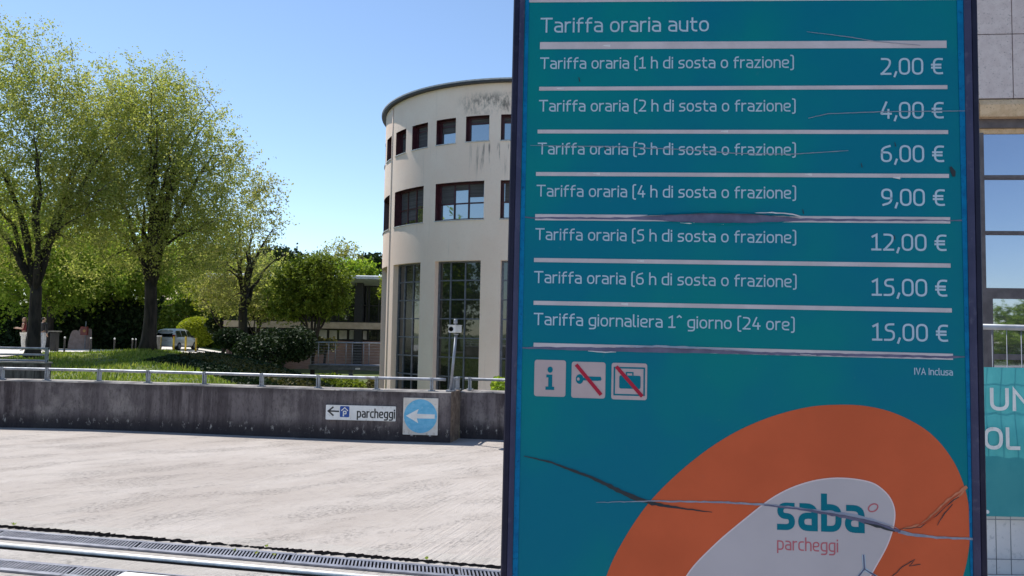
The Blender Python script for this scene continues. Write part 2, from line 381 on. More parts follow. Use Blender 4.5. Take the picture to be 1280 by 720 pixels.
# ------------------------------------------------------------------ stroke lettering
X7 = .70
def Gl():
    g = {}
    g['T'] = (.62, [([(0, 1), (.62, 1)], 0, 0), ([(.31, 1), (.31, 0)], 0, 0)])
    g['a'] = (.43, [([(.04, X7), (.43, X7), (.43, 0)], .2, 0), ([(.43, .40), (0, .40), (0, 0), (.43, 0)], .17, 0)])
    g['r'] = (.27, [([(0, 0), (0, X7)], 0, 0), ([(0, .40), (0, X7), (.27, X7)], .2, 0)])
    g['i'] = (.02, [([(.01, 0), (.01, X7)], 0, 0), ([(.01, .93), (.01, .97)], 0, 0)])
    g['f'] = (.32, [([(.09, 0), (.09, 1.0), (.32, 1.0)], .18, 0), ([(0, .66), (.31, .66)], 0, 0)])
    g['o'] = (.47, [([(0, 0), (.47, 0), (.47, X7), (0, X7)], .30, 1)])
    g['u'] = (.44, [([(0, X7), (0, 0), (.44, 0)], .2, 0), ([(.44, X7), (.44, 0)], 0, 0)])
    g['t'] = (.33, [([(.09, .92), (.09, 0), (.33, 0)], .17, 0), ([(0, .66), (.32, .66)], 0, 0)])
    g['h'] = (.44, [([(0, 0), (0, 1.04)], 0, 0), ([(0, .45), (0, X7), (.44, X7), (.44, 0)], .2, 0)])
    g['n'] = (.44, [([(0, 0), (0, X7)], 0, 0), ([(0, .45), (0, X7), (.44, X7), (.44, 0)], .2, 0)])
    g['d'] = (.46, [([(.46, 1.04), (.46, 0)], 0, 0), ([(.46, X7), (0, X7), (0, 0), (.46, 0)], .2, 0)])
    g['b'] = (.46, [([(0, 1.04), (0, 0)], 0, 0), ([(0, X7), (.46, X7), (.46, 0), (0, 0)], .2, 0)])
    g['p'] = (.46, [([(0, X7), (0, -.28)], 0, 0), ([(0, X7), (.46, X7), (.46, 0), (0, 0)], .2, 0)])
    g['s'] = (.38, [([(.37, X7), (.01, X7), (.01, .36), (.38, .36), (.38, 0), (0, 0)], .165, 0)])
    g['z'] = (.40, [([(.02, X7), (.38, X7), (.01, 0), (.40, 0)], 0, 0)])
    g['e'] = (.45, [([(.02, .34), (.45, .34), (.45, X7), (0, X7), (0, 0), (.42, 0)], .19, 0)])
    g['c'] = (.36, [([(.36, X7), (0, X7), (0, 0), (.36, 0)], .2, 0)])
    g['g'] = (.46, [([(.46, X7), (0, X7), (0, 0.02), (.46, .02)], .2, 0), ([(.46, X7), (.46, -.28), (.04, -.28)], .17, 0)])
    g['l'] = (.12, [([(0, 1.04), (0, 0), (.13, 0)], .12, 0)])
    g['('] = (.17, [([(.17, 1.12), (0, 1.12), (0, -.22), (.17, -.22)], .12, 0)])
    g[')'] = (.17, [([(0, 1.12), (.17, 1.12), (.17, -.22), (0, -.22)], .12, 0)])
    g['^'] = (.26, [([(0, .92), (.13, 1.06), (.26, .92)], 0, 0)])
    g[','] = (.10, [([(.10, .10), (.02, -.17)], 0, 0)])
    g['0'] = (.50, [([(0, 0), (.50, 0), (.50, 1), (0, 1)], .25, 1)])
    g['1'] = (.42, [([(.02, .86), (.23, .99), (.23, 0)], 0, 0), ([(0, 0), (.43, 0)], 0, 0)])
    g['2'] = (.48, [([(.03, 1), (.46, 1), (.46, .56), (.02, 0)], .22, 0), ([(.0, 0), (.48, 0)], 0, 0)])
    g['3'] = (.46, [([(.02, 1), (.45, 1), (.45, .54), (.12, .54)], .2, 0), ([(.12, .54), (.46, .54), (.46, 0), (0, 0)], .22, 0)])
    g['4'] = (.50, [([(.28, 1.02), (.01, .27), (.52, .27)], .03, 0), ([(.39, .52), (.39, 0)], 0, 0)])
    g['5'] = (.46, [([(.43, 1), (.05, 1), (.03, .58), (.46, .58), (.46, 0), (0, 0)], .2, 0)])
    g['6'] = (.48, [([(.42, 1), (.0, .86), (0, 0), (.48, 0), (.48, .58), (.0, .58)], .21, 0)])
    g['9'] = (.48, [([(.06, 0), (.48, .14), (.48, 1), (0, 1), (0, .42), (.48, .42)], .21, 0)])
    g['€'] = (.54, [([(.52, .97), (.10, 1.02), (.10, -.02), (.52, .03)], .26, 0), ([(0, .60), (.44, .60)], 0, 0), ([(0, .40), (.44, .40)], 0, 0)])
    g['I'] = (.06, [([(.03, 1), (.03, 0)], 0, 0)])
    g['V'] = (.56, [([(0, 1), (.28, .0), (.56, 1)], 0, 0)])
    g['A'] = (.56, [([(0, 0), (.28, 1), (.56, 0)], 0, 0), ([(.10, .32), (.46, .32)], 0, 0)])
    g['U'] = (.60, [([(0, 1), (0, 0), (.60, 0), (.60, 1)], .26, 0)])
    g['N'] = (.62, [([(0, 0), (0, 1), (.62, 0), (.62, 1)], 0, 0)])
    g['O'] = (.72, [([(0, 0), (.72, 0), (.72, 1), (0, 1)], .33, 1)])
    g['L'] = (.50, [([(0, 1), (0, 0), (.5, 0)], .10, 0)])
    g['P'] = (.50, [([(0, 0), (0, 1), (.5, 1), (.5, .45), (0, .45)], .12, 0)])
    g[' '] = (.12, [])
    return g
GL = Gl()
def fillet(pts, r, closed):
    pts = [np.array(p, float) for p in pts]; n = len(pts)
    if r <= 0: return pts
    out = []
    for i in range(n):
        if not closed and i in (0, n-1): out.append(pts[i]); continue
        a, b, c = pts[(i-1) % n], pts[i], pts[(i+1) % n]
        la, lc = np.linalg.norm(a-b), np.linalg.norm(c-b)
        fa = .5 if (closed or 0 < i-1) else .98
        fc = .5 if (closed or i+1 < n-1) else .98
        ra, rc_ = min(r*1.3, la*fa), min(r*1.3, lc*fc)
        p0, p2 = b+(a-b)/la*ra, b+(c-b)/lc*rc_
        for k in range(7):
            t = k/6; out.append((1-t)**2*p0+2*t*(1-t)*b+t*t*p2)
    o2 = [out[0]]
    for p in out[1:]:
        if np.linalg.norm(p-o2[-1]) > 1e-4: o2.append(p)
    return o2
def ribbon(mb, pts, w, closed, place, layer, caps=False):
    if closed: pts = list(pts)+[pts[0]]
    pts = [np.array(p, float) for p in pts]; n = len(pts); L = []; R = []
    if caps and not closed:
        e0 = pts[0]-pts[1]; e1 = pts[-1]-pts[-2]; pts[0] = pts[0]+e0/np.linalg.norm(e0)*w/2; pts[-1] = pts[-1]+e1/np.linalg.norm(e1)*w/2
    for i in range(n):
        if closed: a, c = pts[i-1] if i > 0 else pts[-2], pts[i+1] if i < n-1 else pts[1]
        else: a, c = pts[max(i-1, 0)], pts[min(i+1, n-1)]
        b = pts[i]; d1 = b-a; d2 = c-b
        d1 = d1/np.linalg.norm(d1) if np.linalg.norm(d1) > 1e-9 else d2/np.linalg.norm(d2)
        d2 = d2/np.linalg.norm(d2) if np.linalg.norm(d2) > 1e-9 else d1
        n1 = np.array([-d1[1], d1[0]]); n2 = np.array([-d2[1], d2[0]]); mm = n1+n2; l = np.linalg.norm(mm)
        mm = mm/l if l > 1e-6 else n1
        k = min(1/max(np.dot(mm, n1), .35), 2.2); wi = w[i] if hasattr(w, '__len__') else w
        L.append(place(b+mm*k*wi/2, layer)); R.append(place(b-mm*k*wi/2, layer))
    mb.add(L+R, [(n+i, n+i+1, i+1, i) for i in range(n-1)])
def text_width(s, gap): return sum(GL[c][0]+gap for c in s)-gap
def lettering(mb, s, org, sx, sy, w, place, gap=.15, gw=1.0):
    """flat stroke lettering in a plane; org = left end of baseline in plane units"""
    x = 0; lay = 0
    for c in s:
        wd, strokes = GL[c]
        for pts, r, cl in strokes:
            q = fillet(pts, r, cl); q = [np.array([org[0]+(x+p[0])*sx, org[1]+p[1]*sy]) for p in q]
            ribbon(mb, q, w, cl, place, lay, True); lay = (lay+1) % 3
        x += wd+gap

# ------------------------------------------------------------------ the tariff totem
vh = np.array([-12521.5, -219.5]); vv = np.array([321.5, -14281.6])
du = -(F+vh[0]/FPX*RC-vh[1]/FPX*UC); du /= np.linalg.norm(du)
dvv = F+vv[0]/FPX*RC-vv[1]/FPX*UC; dvv -= du*np.dot(du, dvv); dvv /= np.linalg.norm(dvv)
nn = np.cross(du, dvv); SO = at(935, 360, 1.62)
def S(px, py):
    d = ray(px, py); t = np.dot(SO-CAMP, nn)/np.dot(d, nn); q = CAMP+d*t-SO
    return np.array([q@du, q@dvv])
def P(uv, n=0.0): return SO+du*uv[0]+dvv*uv[1]+nn*n
uL = (S(642.5, 0)[0]+S(626, 720)[0])/2; uR = (S(1218.7, 0)[0]+S(1232, 720)[0])/2
PX = (uR-uL)/591.0                          # metres per photo pixel on the totem
vB = (.34-SO[2])/dvv[2]; vT = (2.75-SO[2])/dvv[2]
base = P(((uL+uR)/2, vB)); base[2] = 0
totem = empty('tariff_totem', base, 'tall teal parking tariff totem with price list and orange emblem', 'sign')
def signmat(name, c, var=.08, rough=.38, sc=3):
    mt, t, b = mk(name)
    n = noise(t, sc, 5, .6); n2 = noise(t, 60, 4, .7); n3 = noise(t, 1.3, 3, .5)
    k = mix(t, ramp(t, n, .35, .68), tuple(x*(1-var) for x in c), tuple(x*(1+var) for x in c)); k = mix(t, math_(t, 'MULTIPLY', ramp(t, n2, .62, .8), .10), k, (.2, .2, .2))
    t.links.new(k, b.inputs['Base Color']); r = t.nodes.new("ShaderNodeMapRange"); r.inputs['To Min'].default_value = rough-.12; r.inputs['To Max'].default_value = rough+.15
    t.links.new(n3, r.inputs['Value']); t.links.new(r.outputs[0], b.inputs['Roughness']); b.inputs['Specular IOR Level'].default_value = .1
    bump(t, b, n, .06, .01)
    return mt
def tealmat():
    mt, t, b = mk('teal_print')
    n = noise(t, 2.2, 4, .55); n2 = noise(t, 55, 4, .7); n3 = noise(t, 1.3, 3, .5)
    k = mix(t, ramp(t, n, .38, .66), (.0, .160, .235), (.0, .205, .215))
    uu = t.nodes.new("ShaderNodeNewGeometry"); 
    k = mix(t, math_(t, 'MULTIPLY', ramp(t, n2, .64, .8), .06), k, (.25, .3, .32))
    t.links.new(k, b.inputs['Base Color']); b.inputs['Specular IOR Level'].default_value = .10
    r = t.nodes.new("ShaderNodeMapRange"); r.inputs['To Min'].default_value = .26; r.inputs['To Max'].default_value = .5
    t.links.new(n3, r.inputs['Value']); t.links.new(r.outputs[0], b.inputs['Roughness']); bump(t, b, n, .08, .012)
    return mt
M['teal'] = tealmat()
M['edgeblue'] = noisy('blue_edge_film', (.0, .13, .30), (.0, .18, .38), 30, .4, spec=.1, c3=(.0, .07, .18), s3=160)
M['navy'] = noisy('navy_frame_paint', (.008, .009, .026), (.014, .014, .036), 8, .45, spec=.2, c3=(.022, .022, .045), s3=40)
M['navylit'] = noisy('navy_frame_highlight', (.035, .036, .085), (.055, .056, .12), 8, .4, spec=.25, c3=(.09, .09, .15), s3=60)  # lighter navy puts the inner bevel's highlight into the colour
M['print_white'] = signmat('white_print', (.43, .55, .65), .06)
M['bar'] = signmat('bar_print', (.54, .49, .51), .08, .4, 12)
M['orange'] = signmat('orange_print', (.60, .115, .045), .08)
M['outline'] = signmat('outline_print', (.74, .60, .60), .05)
M['cream'] = signmat('emblem_white_print', (.50, .455, .47), .05)
M['tealink'] = signmat('teal_ink', (.0, .16, .22), .05)
M['pinkink'] = signmat('red_ink', (.48, .14, .165), .06)
M['redink'] = signmat('red_slash', (.40, .022, .05), .08)
M['picto'] = signmat('pictogram_plate', (.50, .40, .40), .06, .4, 8)
M['tear'] = noisy('torn_backing', (.085, .085, .16), (.13, .128, .215), 25, .6)
M['scratchdark'] = plain('dark_scratch', (.012, .02, .028), .6)
M['scratchlight'] = noisy('pale_scratch', (.20, .22, .29), (.27, .29, .36), 60, .5)
M['crease'] = noisy('creased_film', (.62, .2, .10), (.45, .14, .06), 40, .45)

fw = 14.6*PX
mb = MB(); mb.frame(P((uL+fw*.5, vB), -.055), du*(uR-uL-fw), dvv*(vT-vB), nn*.055); mb.build('panel', M['teal'], totem)
def frame_side(u0, sgn):
    b = MB(); prof = [(0, -.075), (0, .008), (.003, .012), (7.5*PX, .012), (7.7*PX, -.057), (fw*.5, -.075)]
    b.loft([[P((u0+sgn*a, v), n) for a, n in prof] for v in (vB-.01, vT+.01)], cap=True); b.build('side_frame', M['navy'], totem)
    b = MB(); prof = [(7.8*PX, -.054), (7.8*PX, .0105), (8.6*PX, .0115), (11*PX, .0085), (fw, .003), (fw, -.054)]
    b.loft([[P((u0+sgn*a, v), n) for a, n in prof] for v in (vB-.008, vT+.008)], cap=True); b.build('lit_bevel', M['navylit'], totem)
frame_side(uL, 1); frame_side(uR, -1)
for v0 in (vB-.02, vT-.02):
    mb = MB(); mb.frame(P((uL+fw+.001, v0), -.07), du*(uR-uL-2*fw-.002), dvv*.045, nn*.082); mb.build('end_frame', M['navy'], totem)
for q_ in (((657, 0), (661.5, 0), (647.2, 720), (640.5, 720)), ((1195.8, 0), (1205, 0), (1218, 720), (1213.2, 720))):
    k_ = [S(*p_) for p_ in q_]
    def ext(i, j, v): t = (v-k_[i][1])/(k_[j][1]-k_[i][1]); return np.array([k_[i][0]+(k_[j][0]-k_[i][0])*t, v])
    pl = [ext(3, 0, vB+.026), ext(2, 1, vB+.026), ext(2, 1, vT-.026), ext(3, 0, vT-.026)]
    pl = [np.array([min(max(p_[0], uL+fw+.0004), uR-fw-.0004), p_[1]]) for p_ in pl]
    mb = MB(); mb.loft([[P(p_, .0002) for p_ in pl], [P(p_, .0014) for p_ in pl]], cap=True); mb.build('edge_strip', M['edgeblue'], totem)
for s_ in (.2, .8):
    u = uL+(uR-uL)*s_; top = P((u, vB-.02), -.03)
    mb = MB(); mb.box(top[0]-.04, top[0]+.04, top[1]-.03, top[1]+.03, .012, top[2]); mb.build('leg', M['navy'], totem)
    mb = MB(); mb.box(top[0]-.09, top[0]+.09, top[1]-.08, top[1]+.08, 0, .0125); mb.build('base_plate', M['navy'], totem)
LAY = lambda base_: (lambda p, l: P(p, base_+l*.00012))
def bar_(pl, pr, th, nm='divider'):
    a, c = S(*pl), S(*pr); t = th*PX/2
    b = MB(); b.frame(P((a[0], a[1]-t), .0003), P((c[0], c[1]-t))-P((a[0], a[1]-t)), dvv*2*t, nn*.0006); return b.build(nm, M['bar'], totem)
bar_((661, -.5), (1199, -4), 8)
bar_((675, 57.2), (1183, 55.5), 9.5)
for l_, r_, th in [((674, 111), (1184, 109), 5), ((672, 164.5), (1185, 165.2), 5), ((670, 217.5), (1186, 220), 5), ((669, 271.5), (1187.5, 275.5), 8), ((667.5, 325), (1188, 332), 5.3), ((667, 378.5), (1189.5, 388), 5.3), ((667, 432), (1191, 446), 7.5)]: bar_(l_, r_, th)
def line(s, pxl, pyb, pxr, cap, mname, w, nm='lettering', lay=.0005, gap=.205, n0=None):
    a = S(pxl, pyb); c = S(pxr, pyb); sy = cap*PX
    w_ = w*sy; Lw = (c[0]-a[0]-w_); sx = Lw/text_width(s, gap)
    b = MB(); lettering(b, s, (a[0]+w_/2, a[1]+w_/2), sx, sy-w_, w_, LAY(lay), gap); return b.build(nm, M[mname], totem)
line('Tariffa oraria auto', 675.5, 41, 886, 20.3, 'print_white', .112)
for k, (x0, yb, x1) in enumerate([(675, 86.3, 992.3), (673.5, 139.5, 994.5), (672, 193.0, 994.8), (670.5, 245.7, 995), (669, 300, 995.2), (667.5, 353.7, 995.7)]):
    line('Tariffa oraria (%d h di sosta o frazione)' % (k+1), x0, yb, x1, 15.6, 'print_white', .112)
line('Tariffa giornaliera 1^ giorno (24 ore)', 667, 406.2, 993.3, 15.8, 'print_white', .112)
for s, x0, yb, x1, cp in [('2,00 €', 1100.5, 93.6, 1179, 22), ('4,00 €', 1100, 148.5, 1180, 22), ('6,00 €', 1101, 202.7, 1180.5, 22), ('9,00 €', 1101.5, 257.2, 1181.5, 22), ('12,00 €', 1089, 313, 1183.5, 21.5), ('15,00 €', 1089.5, 369.6, 1184.5, 22), ('15,00 €', 1090, 425.6, 1185.5, 22)]:
    line(s, x0, yb, x1, cp, 'print_white', .115)
line('IVA Inclusa', 1142.5, 468.3, 1191, 8.6, 'print_white', .13)

def rrect(x0, y0, x1, y1, r, n=5):
    out = []
    for cx, cy, a0 in ((x1-r, y1-r, 0), (x0+r, y1-r, 90), (x0+r, y0+r, 180), (x1-r, y0+r, 270)):
        for k in range(n+1):
            a = math.radians(a0+90*k/n); out.append((cx+r*math.cos(a), cy+r*math.sin(a)))
    return out
def flat(pix, n0, th, mname, nm, parent, raw=False):
    pl = [S(*p) for p in pix] if not raw else pix
    ar = sum(pl[i][0]*pl[(i+1) % len(pl)][1]-pl[(i+1) % len(pl)][0]*pl[i][1] for i in range(len(pl)))
    if ar < 0: pl = pl[::-1]
    b = MB(); b.loft([[P(p, n0) for p in pl], [P(p, n0+th) for p in pl]], cap=True); return b.build(nm, M[mname], parent)
picts = []
for (x0, y0, x1, y1) in ((667.5, 450.5, 707.5, 495), (714, 453, 757, 497), (764, 454.5, 809, 499)):
    a, c = S(x0, y1), S(x1, y0)
    e = flat(rrect(a[0], a[1], c[0], c[1], 3.2*PX), .0003, .0005, 'picto', 'pictogram', totem, raw=True); picts.append((e, a, c))
def pm(k, fx, fy): _, a, c = picts[k]; return (a[0]+(c[0]-a[0])*fx, a[1]+(c[1]-a[1])*fy)
# information symbol
b = MB(); lay = LAY(.0012)
pl = [pm(0, .5+.085*math.cos(t), .735+.085*math.sin(t)) for t in np.linspace(0, 2*math.pi, 20)[:-1]]; b.poly([P(p, .0012) for p in pl])
b.poly([P(pm(0, x, y), .0012) for x, y in ((.36, .18), (.64, .18), (.64, .27), (.575, .27), (.575, .60), (.38, .60), (.38, .52), (.445, .52), (.445, .27), (.36, .27))])
b.build('symbol', M['tealink'], picts[0][0])
b = MB(); 
outer = [pm(1, .24+.115*math.cos(t), .52+.135*math.sin(t)) for t in np.linspace(.25, 2*math.pi-.25, 22)]
b.poly([P(p, .0012) for p in outer]+[P(pm(1, x, y), .0012) for x, y in ((.80, .48), (.82, .50), (.84, .47), (.89, .53), (.86, .60), (.40, .60))])
b.build('symbol', M['tealink'], picts[1][0])
b = MB(); b.poly([P(pm(1, .20+.04*math.cos(t), .52+.045*math.sin(t)), .0015) for t in np.linspace(0, 2*math.pi, 12)[:-1]]); b.build('key_hole', M['picto'], picts[1][0])
b = MB(); 
for q in (((.08, .13), (.92, .13), (.92, .87), (.08, .87)),): ribbon(b, [np.array(pm(2, *p)) for p in q], 2.0*PX, True, LAY(.0012), 0)
b.poly([P(p, .0012) for p in rrect(*pm(2, .22, .30), *pm(2, .82, .66), 2*PX)])
ribbon(b, [np.array(pm(2, *p)) for p in ((.42, .665), (.42, .74), (.60, .74), (.60, .665))], 1.8*PX, False, LAY(.0012), 0)
b.build('symbol', M['tealink'], picts[2][0])
for k, (p0, p1) in ((1, ((.13, .92), (.88, .10))), (2, ((.13, .90), (.87, .10)))):
    b = MB(); ribbon(b, [np.array(pm(k, *p0)), np.array(pm(k, *p1))], 4.6*PX, False, LAY(.0018), 0); b.build('slash', M['redink'], picts[k][0])

def smooth_loop(pts, n=6):
    pts = [np.array(p, float) for p in pts]; N = len(pts); out = []
    for i in range(N):
        p0, p1, p2, p3 = pts[i-1], pts[i], pts[(i+1) % N], pts[(i+2) % N]
        for k in range(n):
            t = k/n; out.append(.5*((2*p1)+(-p0+p2)*t+(2*p0-5*p1+4*p2-p3)*t*t+(-p0+3*p1-3*p2+p3)*t**3))
    return out
og = [(758, 720), (780, 674), (814, 625), (862, 579), (910.5, 545), (959, 522.6), (1007, 509.5), (1046, 506), (1085, 508), (1123.6, 518.7), (1162, 541), (1190, 574), (1206, 611), (1212, 645), (1212, 676), (1203.5, 720), (1180, 775), (1135, 835), (1070, 890), (985, 930), (890, 935), (800, 900), (752, 845), (742, 780)]
wg = [(858, 720), (891, 683), (930, 649.5), (969, 620), (1007, 603.5), (1046, 597.5), (1085, 602), (1104, 613), (1115, 628), (1118, 647), (1111.5, 674), (1097, 703), (1070, 745), (1020, 790), (960, 820), (900, 828), (856, 808), (842, 765)]
em = flat(smooth_loop(og), .0003, .0005, 'orange', 'emblem', totem); em['label'] = 'orange egg shaped emblem with white centre'
wo = smooth_loop(wg); cg = np.mean([np.array(p) for p in wg], 0)
inn = flat(wo, .0009, .0005, 'cream', 'emblem_centre', em)
b = MB(); ribbon(b, [S(*p) for p in wo], 1.6*PX, True, LAY(.0015), 0); b.build('emblem_outline', M['outline'], em)
line('saba', 971, 662, 1080.5, 45, 'tealink', .165, 'emblem_lettering', .0017, .30).parent = totem
line('parcheggi', 971, 687, 1047.5, 16, 'pinkink', .11, 'emblem_lettering', .0017, .22)
b = MB(); c0 = np.array([1091, 634.5]); ang = math.radians(-28)
ribbon(b, [S(*(c0+np.array([math.cos(t)*6.2*math.cos(ang)-math.sin(t)*4.4*math.sin(ang), math.cos(t)*6.2*math.sin(ang)+math.sin(t)*4.4*math.cos(ang)]))) for t in np.linspace(0, 2*math.pi, 25)[:-1]], 1.7*PX, True, LAY(.0017), 0)
b.build('emblem_ring', M['pinkink'], totem)
# tears and scratches
def lip(pts, w, h, mname, sgn=1):
    q = []
    for a, c in zip(pts[:-1], pts[1:]):
        n = max(1, int(math.dist(a, c)/6))
        q += [(a[0]+(c[0]-a[0])*k/n, a[1]+(c[1]-a[1])*k/n+random.uniform(-.4, .4)) for k in range(n)]
    q.append(pts[-1]); n = len(q); A = []; B = []; D = []
    for i, (x, y) in enumerate(q):
        e = math.sin(math.pi*i/(n-1))**.6; ww = w*e*random.uniform(.6, 1.25); hh = h*e*random.uniform(.6, 1.2)
        A.append(P(S(x, y-sgn*ww*1.3), .0012)); B.append(P(S(x, y-sgn*ww*.5), .0014+hh*.45)); D.append(P(S(x, y+sgn*ww*.12), .0016+hh))
    b = MB(); b.add(A+B+D, [(i, i+1, n+i+1, n+i) for i in range(n-1)]+[(n+i, n+i+1, 2*n+i+1, 2*n+i) for i in range(n-1)], True); return b.build('peeled_edge', M[mname], totem)
def tear(top, bot, mname, n0=.0011, nm='tear'):
    def dn_(pl):
        out = []
        for a, c in zip(pl[:-1], pl[1:]):
            n = max(1, int(abs(c[0]-a[0])/7))
            for k in range(n): out.append((a[0]+(c[0]-a[0])*k/n, a[1]+(c[1]-a[1])*k/n+random.uniform(-.5, .5)))
        return out+[pl[-1]]
    t, bt = dn_(top), dn_(bot); xs = sorted(set([p[0] for p in t]))
    tb = [np.interp(x, [p[0] for p in bt], [p[1] for p in bt]) for x in xs]; tt = [p[1] for p in t]
    b = MB(); n = len(xs)
    b.add([P(S(x, min(y, y2-.2)), n0) for x, y, y2 in zip(xs, tt, tb)]+[P(S(x, y), n0) for x, y in zip(xs, tb)], [(n+i, n+i+1, i+1, i) for i in range(n-1)])
    return b.build(nm, M[mname], totem)
tear([(652, 270.5), (669, 271.5), (790, 271.8), (830, 268.8), (880, 266.8), (930, 267.2), (970, 270), (1000, 272.8), (1090, 274), (1207, 275.2)], [(652, 271.5), (669, 273.5), (780, 274.3), (830, 276), (880, 279), (940, 279), (1000, 276.2), (1090, 276.4), (1207, 276.4)], 'tear')
tear([(650, 434.5), (667, 433.6), (760, 434.6), (820, 434), (880, 436.4), (950, 440), (1050, 441.8), (1190, 445), (1206, 445.6)], [(650, 435.6), (667, 436), (720, 438), (800, 440.6), (880, 441.5), (950, 443.4), (1050, 445), (1190, 447.8), (1206, 446.6)], 'tear')
M['flake'] = noisy('torn_film_edge', (.55, .54, .56), (.68, .66, .66), 60, .5)
def scratch(pts, ws, mname, n0=.0020, jit=.4, nm='scratch'):
    q = []; ww = []
    for (a, c, wa, wc) in zip(pts[:-1], pts[1:], ws[:-1], ws[1:]):
        n = max(1, int(math.dist(a, c)/5))
        for k in range(n):
            t = k/n; q.append(S(a[0]+(c[0]-a[0])*t, a[1]+(c[1]-a[1])*t+random.uniform(-jit, jit))); ww.append((wa+(wc-wa)*t)*PX*random.uniform(.75, 1.2))
    q.append(S(*pts[-1])); ww.append(ws[-1]*PX)
    b = MB(); ribbon(b, q, ww, False, LAY(n0), 0); return b.build(nm, M[mname], totem)
scratch([(655, 570), (690, 578), (740, 597), (790, 621), (815, 629), (850, 635), (890, 640)], [1, 2.2, 4.0, 5.5, 4.5, 2.2, .8], 'scratchdark')
scratch([(745, 628), (815, 626), (900, 627.5), (960, 631), (1010, 637), (1060, 645)], [.5, 1.6, 2.4, 2.8, 3, 3], 'scratchlight', .0021)
scratch([(955, 631), (1010, 637.5), (1060, 646), (1090, 653.5), (1110, 660.5), (1125, 664)], [1.2, 3, 4.6, 6.5, 6, 2.5], 'tear', .0024)
scratch([(1080, 653.5), (1095, 657), (1118, 664)], [1, 3, 1.2], 'scratchdark', .0026)
scratch([(1122, 664), (1140, 668), (1170, 671.5), (1216, 673.5)], [4, 3.6, 3, 2.6], 'scratchlight', .0022)
scratch([(1128, 661), (1150, 656), (1168, 642), (1185, 626), (1196, 619), (1208, 608)], [1.5, 3.5, 4, 5, 6, 3.5], 'crease', .0021, .9)
scratch([(1124, 661), (1150, 658.5), (1170, 644), (1186, 629), (1198, 621)], [.6, .9, 1.0, 1.2, .7], 'scratchdark', .0026, .8)
scratch([(1171, 656), (1180, 642), (1190, 630)], [.9, 1.1, .8], 'scratchdark', .0024, .7)
for pts in ([(1079, 693), (1080, 711)], [(1080, 711), (1071, 722)], [(1080, 711), (1096, 721)]):
    scratch(pts, [3.6, 3.2], 'print_white', .0020, .2); scratch(pts, [1.4, 2.0], 'tear', .0024, .3)
scratch([(1113, 722), (1128, 708), (1143, 699), (1136, 707), (1150, 705)], [.9]*5, 'scratchdark', .0022, .7)
for pts in ([(1008, 40), (1060, 46.5), (1090, 51.5), (1150, 57)], [(1010, 148), (1035, 142.5), (1100, 140), (1206, 139)], [(663, 182), (760, 183.5), (850, 187), (920, 192), (990, 193), (1060, 188.5)]):
    scratch(pts, [.5]+[1.0]*(len(pts)-2)+[.7], 'scratchlight', .0021, .15)
for pts in ([(940, 266.6), (965, 266.0), (990, 268), (1003, 271.5)], [(850, 278.6), (862, 279.5), (868, 278.5)], [(885, 279), (900, 280), (915, 279.6)], [(700, 275), (716, 275.6)], [(735, 439), (757, 440.2), (770, 440)], [(1000, 443), (1020, 444)]):
    scratch(pts, [.6]+[1.5]*(len(pts)-2)+[.6], 'flake', .0024, .4)
for (x, y) in ((758, 57), (905, 164), (1010, 218), (745, 217), (700, 110.5), (1120, 222), (800, 326), (780, 380)):
    scratch([(x-4, y), (x+5, y+.4)], [1.5, 3.5], 'flake', .0013, .3)
lip([(800, 270.5), (850, 267.5), (900, 266.4), (950, 268), (1000, 272)], 2.2, .006, 'teal')
lip([(830, 277), (880, 279.4), (940, 279.2), (985, 277)], 1.8, .004, 'teal', -1)
lip([(760, 434), (820, 434), (880, 436), (950, 440)], 1.8, .005, 'bar')
lip([(1010, 636), (1060, 643.5), (1090, 650), (1112, 657), (1125, 662)], 2.2, .006, 'cream')
lip([(1140, 660), (1160, 651), (1172, 640), (1188, 625), (1204, 613)], 2.4, .005, 'orange')
scratch([(1187.5, 208.5), (1191, 215), (1192, 221)], [3, 6, 3], 'scratchdark', .0020, .2)
for x, y in ((723.5, 100), (1076, 207), (1003, 265), (1118, 181), (1117, 297), (756, 186)): scratch([(x, y-3), (x+1.2, y+2.5)], [.8, 1.2], 'scratchdark', .0020, .2)

# ------------------------------------------------------------------ traffic signs on the wall
def wall_frame(px):          # point on wall face below photo column px, with tangent and outward normal
    pl = dens(WALLB, .02); k = min(range(1, len(pl)-1), key=lambda i: abs(640+FPX*((np.array([*pl[i], .4])-CAMP)@RC)/((np.array([*pl[i], .4])-CAMP)@F)-px))
    t = np.array([pl[k+1][0]-pl[k-1][0], pl[k+1][1]-pl[k-1][1], 0]); t /= np.linalg.norm(t)
    return np.array([*pl[k], 0.]), t, np.array([t[1], -t[0], 0])
def plane_tools(o, t, n):
    def S_(px, py):
        d = ray(px, py); k = np.dot(o-CAMP, n)/np.dot(d, n); q = CAMP+d*k-o; return np.array([q@t, q[2]])
    def P_(uv, nn_=0): return o+t*uv[0]+np.array([0, 0, uv[1]])+n*nn_
    return S_, P_
M['sign_white'] = noisy('sign_sheet_white', (.72, .72, .70), (.82, .82, .80), 5, .45, c3=(.6, .58, .55), s3=18)
M['sign_blue'] = noisy('sign_blue', (.005, .06, .30), (.01, .08, .36), 5, .45)
M['sign_cyan'] = noisy('faded_sign_blue', (.10, .42, .66), (.16, .50, .74), 9, .5, stretch=(1, 1, 2), c3=(.26, .56, .74), s3=22)
M['sign_black'] = plain('sign_black', (.02, .02, .022), .5)
o_, t_, n_ = wall_frame(451); S1_, P1_ = plane_tools(o_+n_*.02, t_, n_)
a, c = S1_(407, 524.5), S1_(495, 508); c2 = S1_(495, 526.5)
v0 = (S1_(407, 524.5)[1]+c2[1])/2; v1 = (S1_(407, 505.5)[1]+S1_(495, 508.5)[1])/2
bc = P1_(((a[0]+c[0])/2, v0))
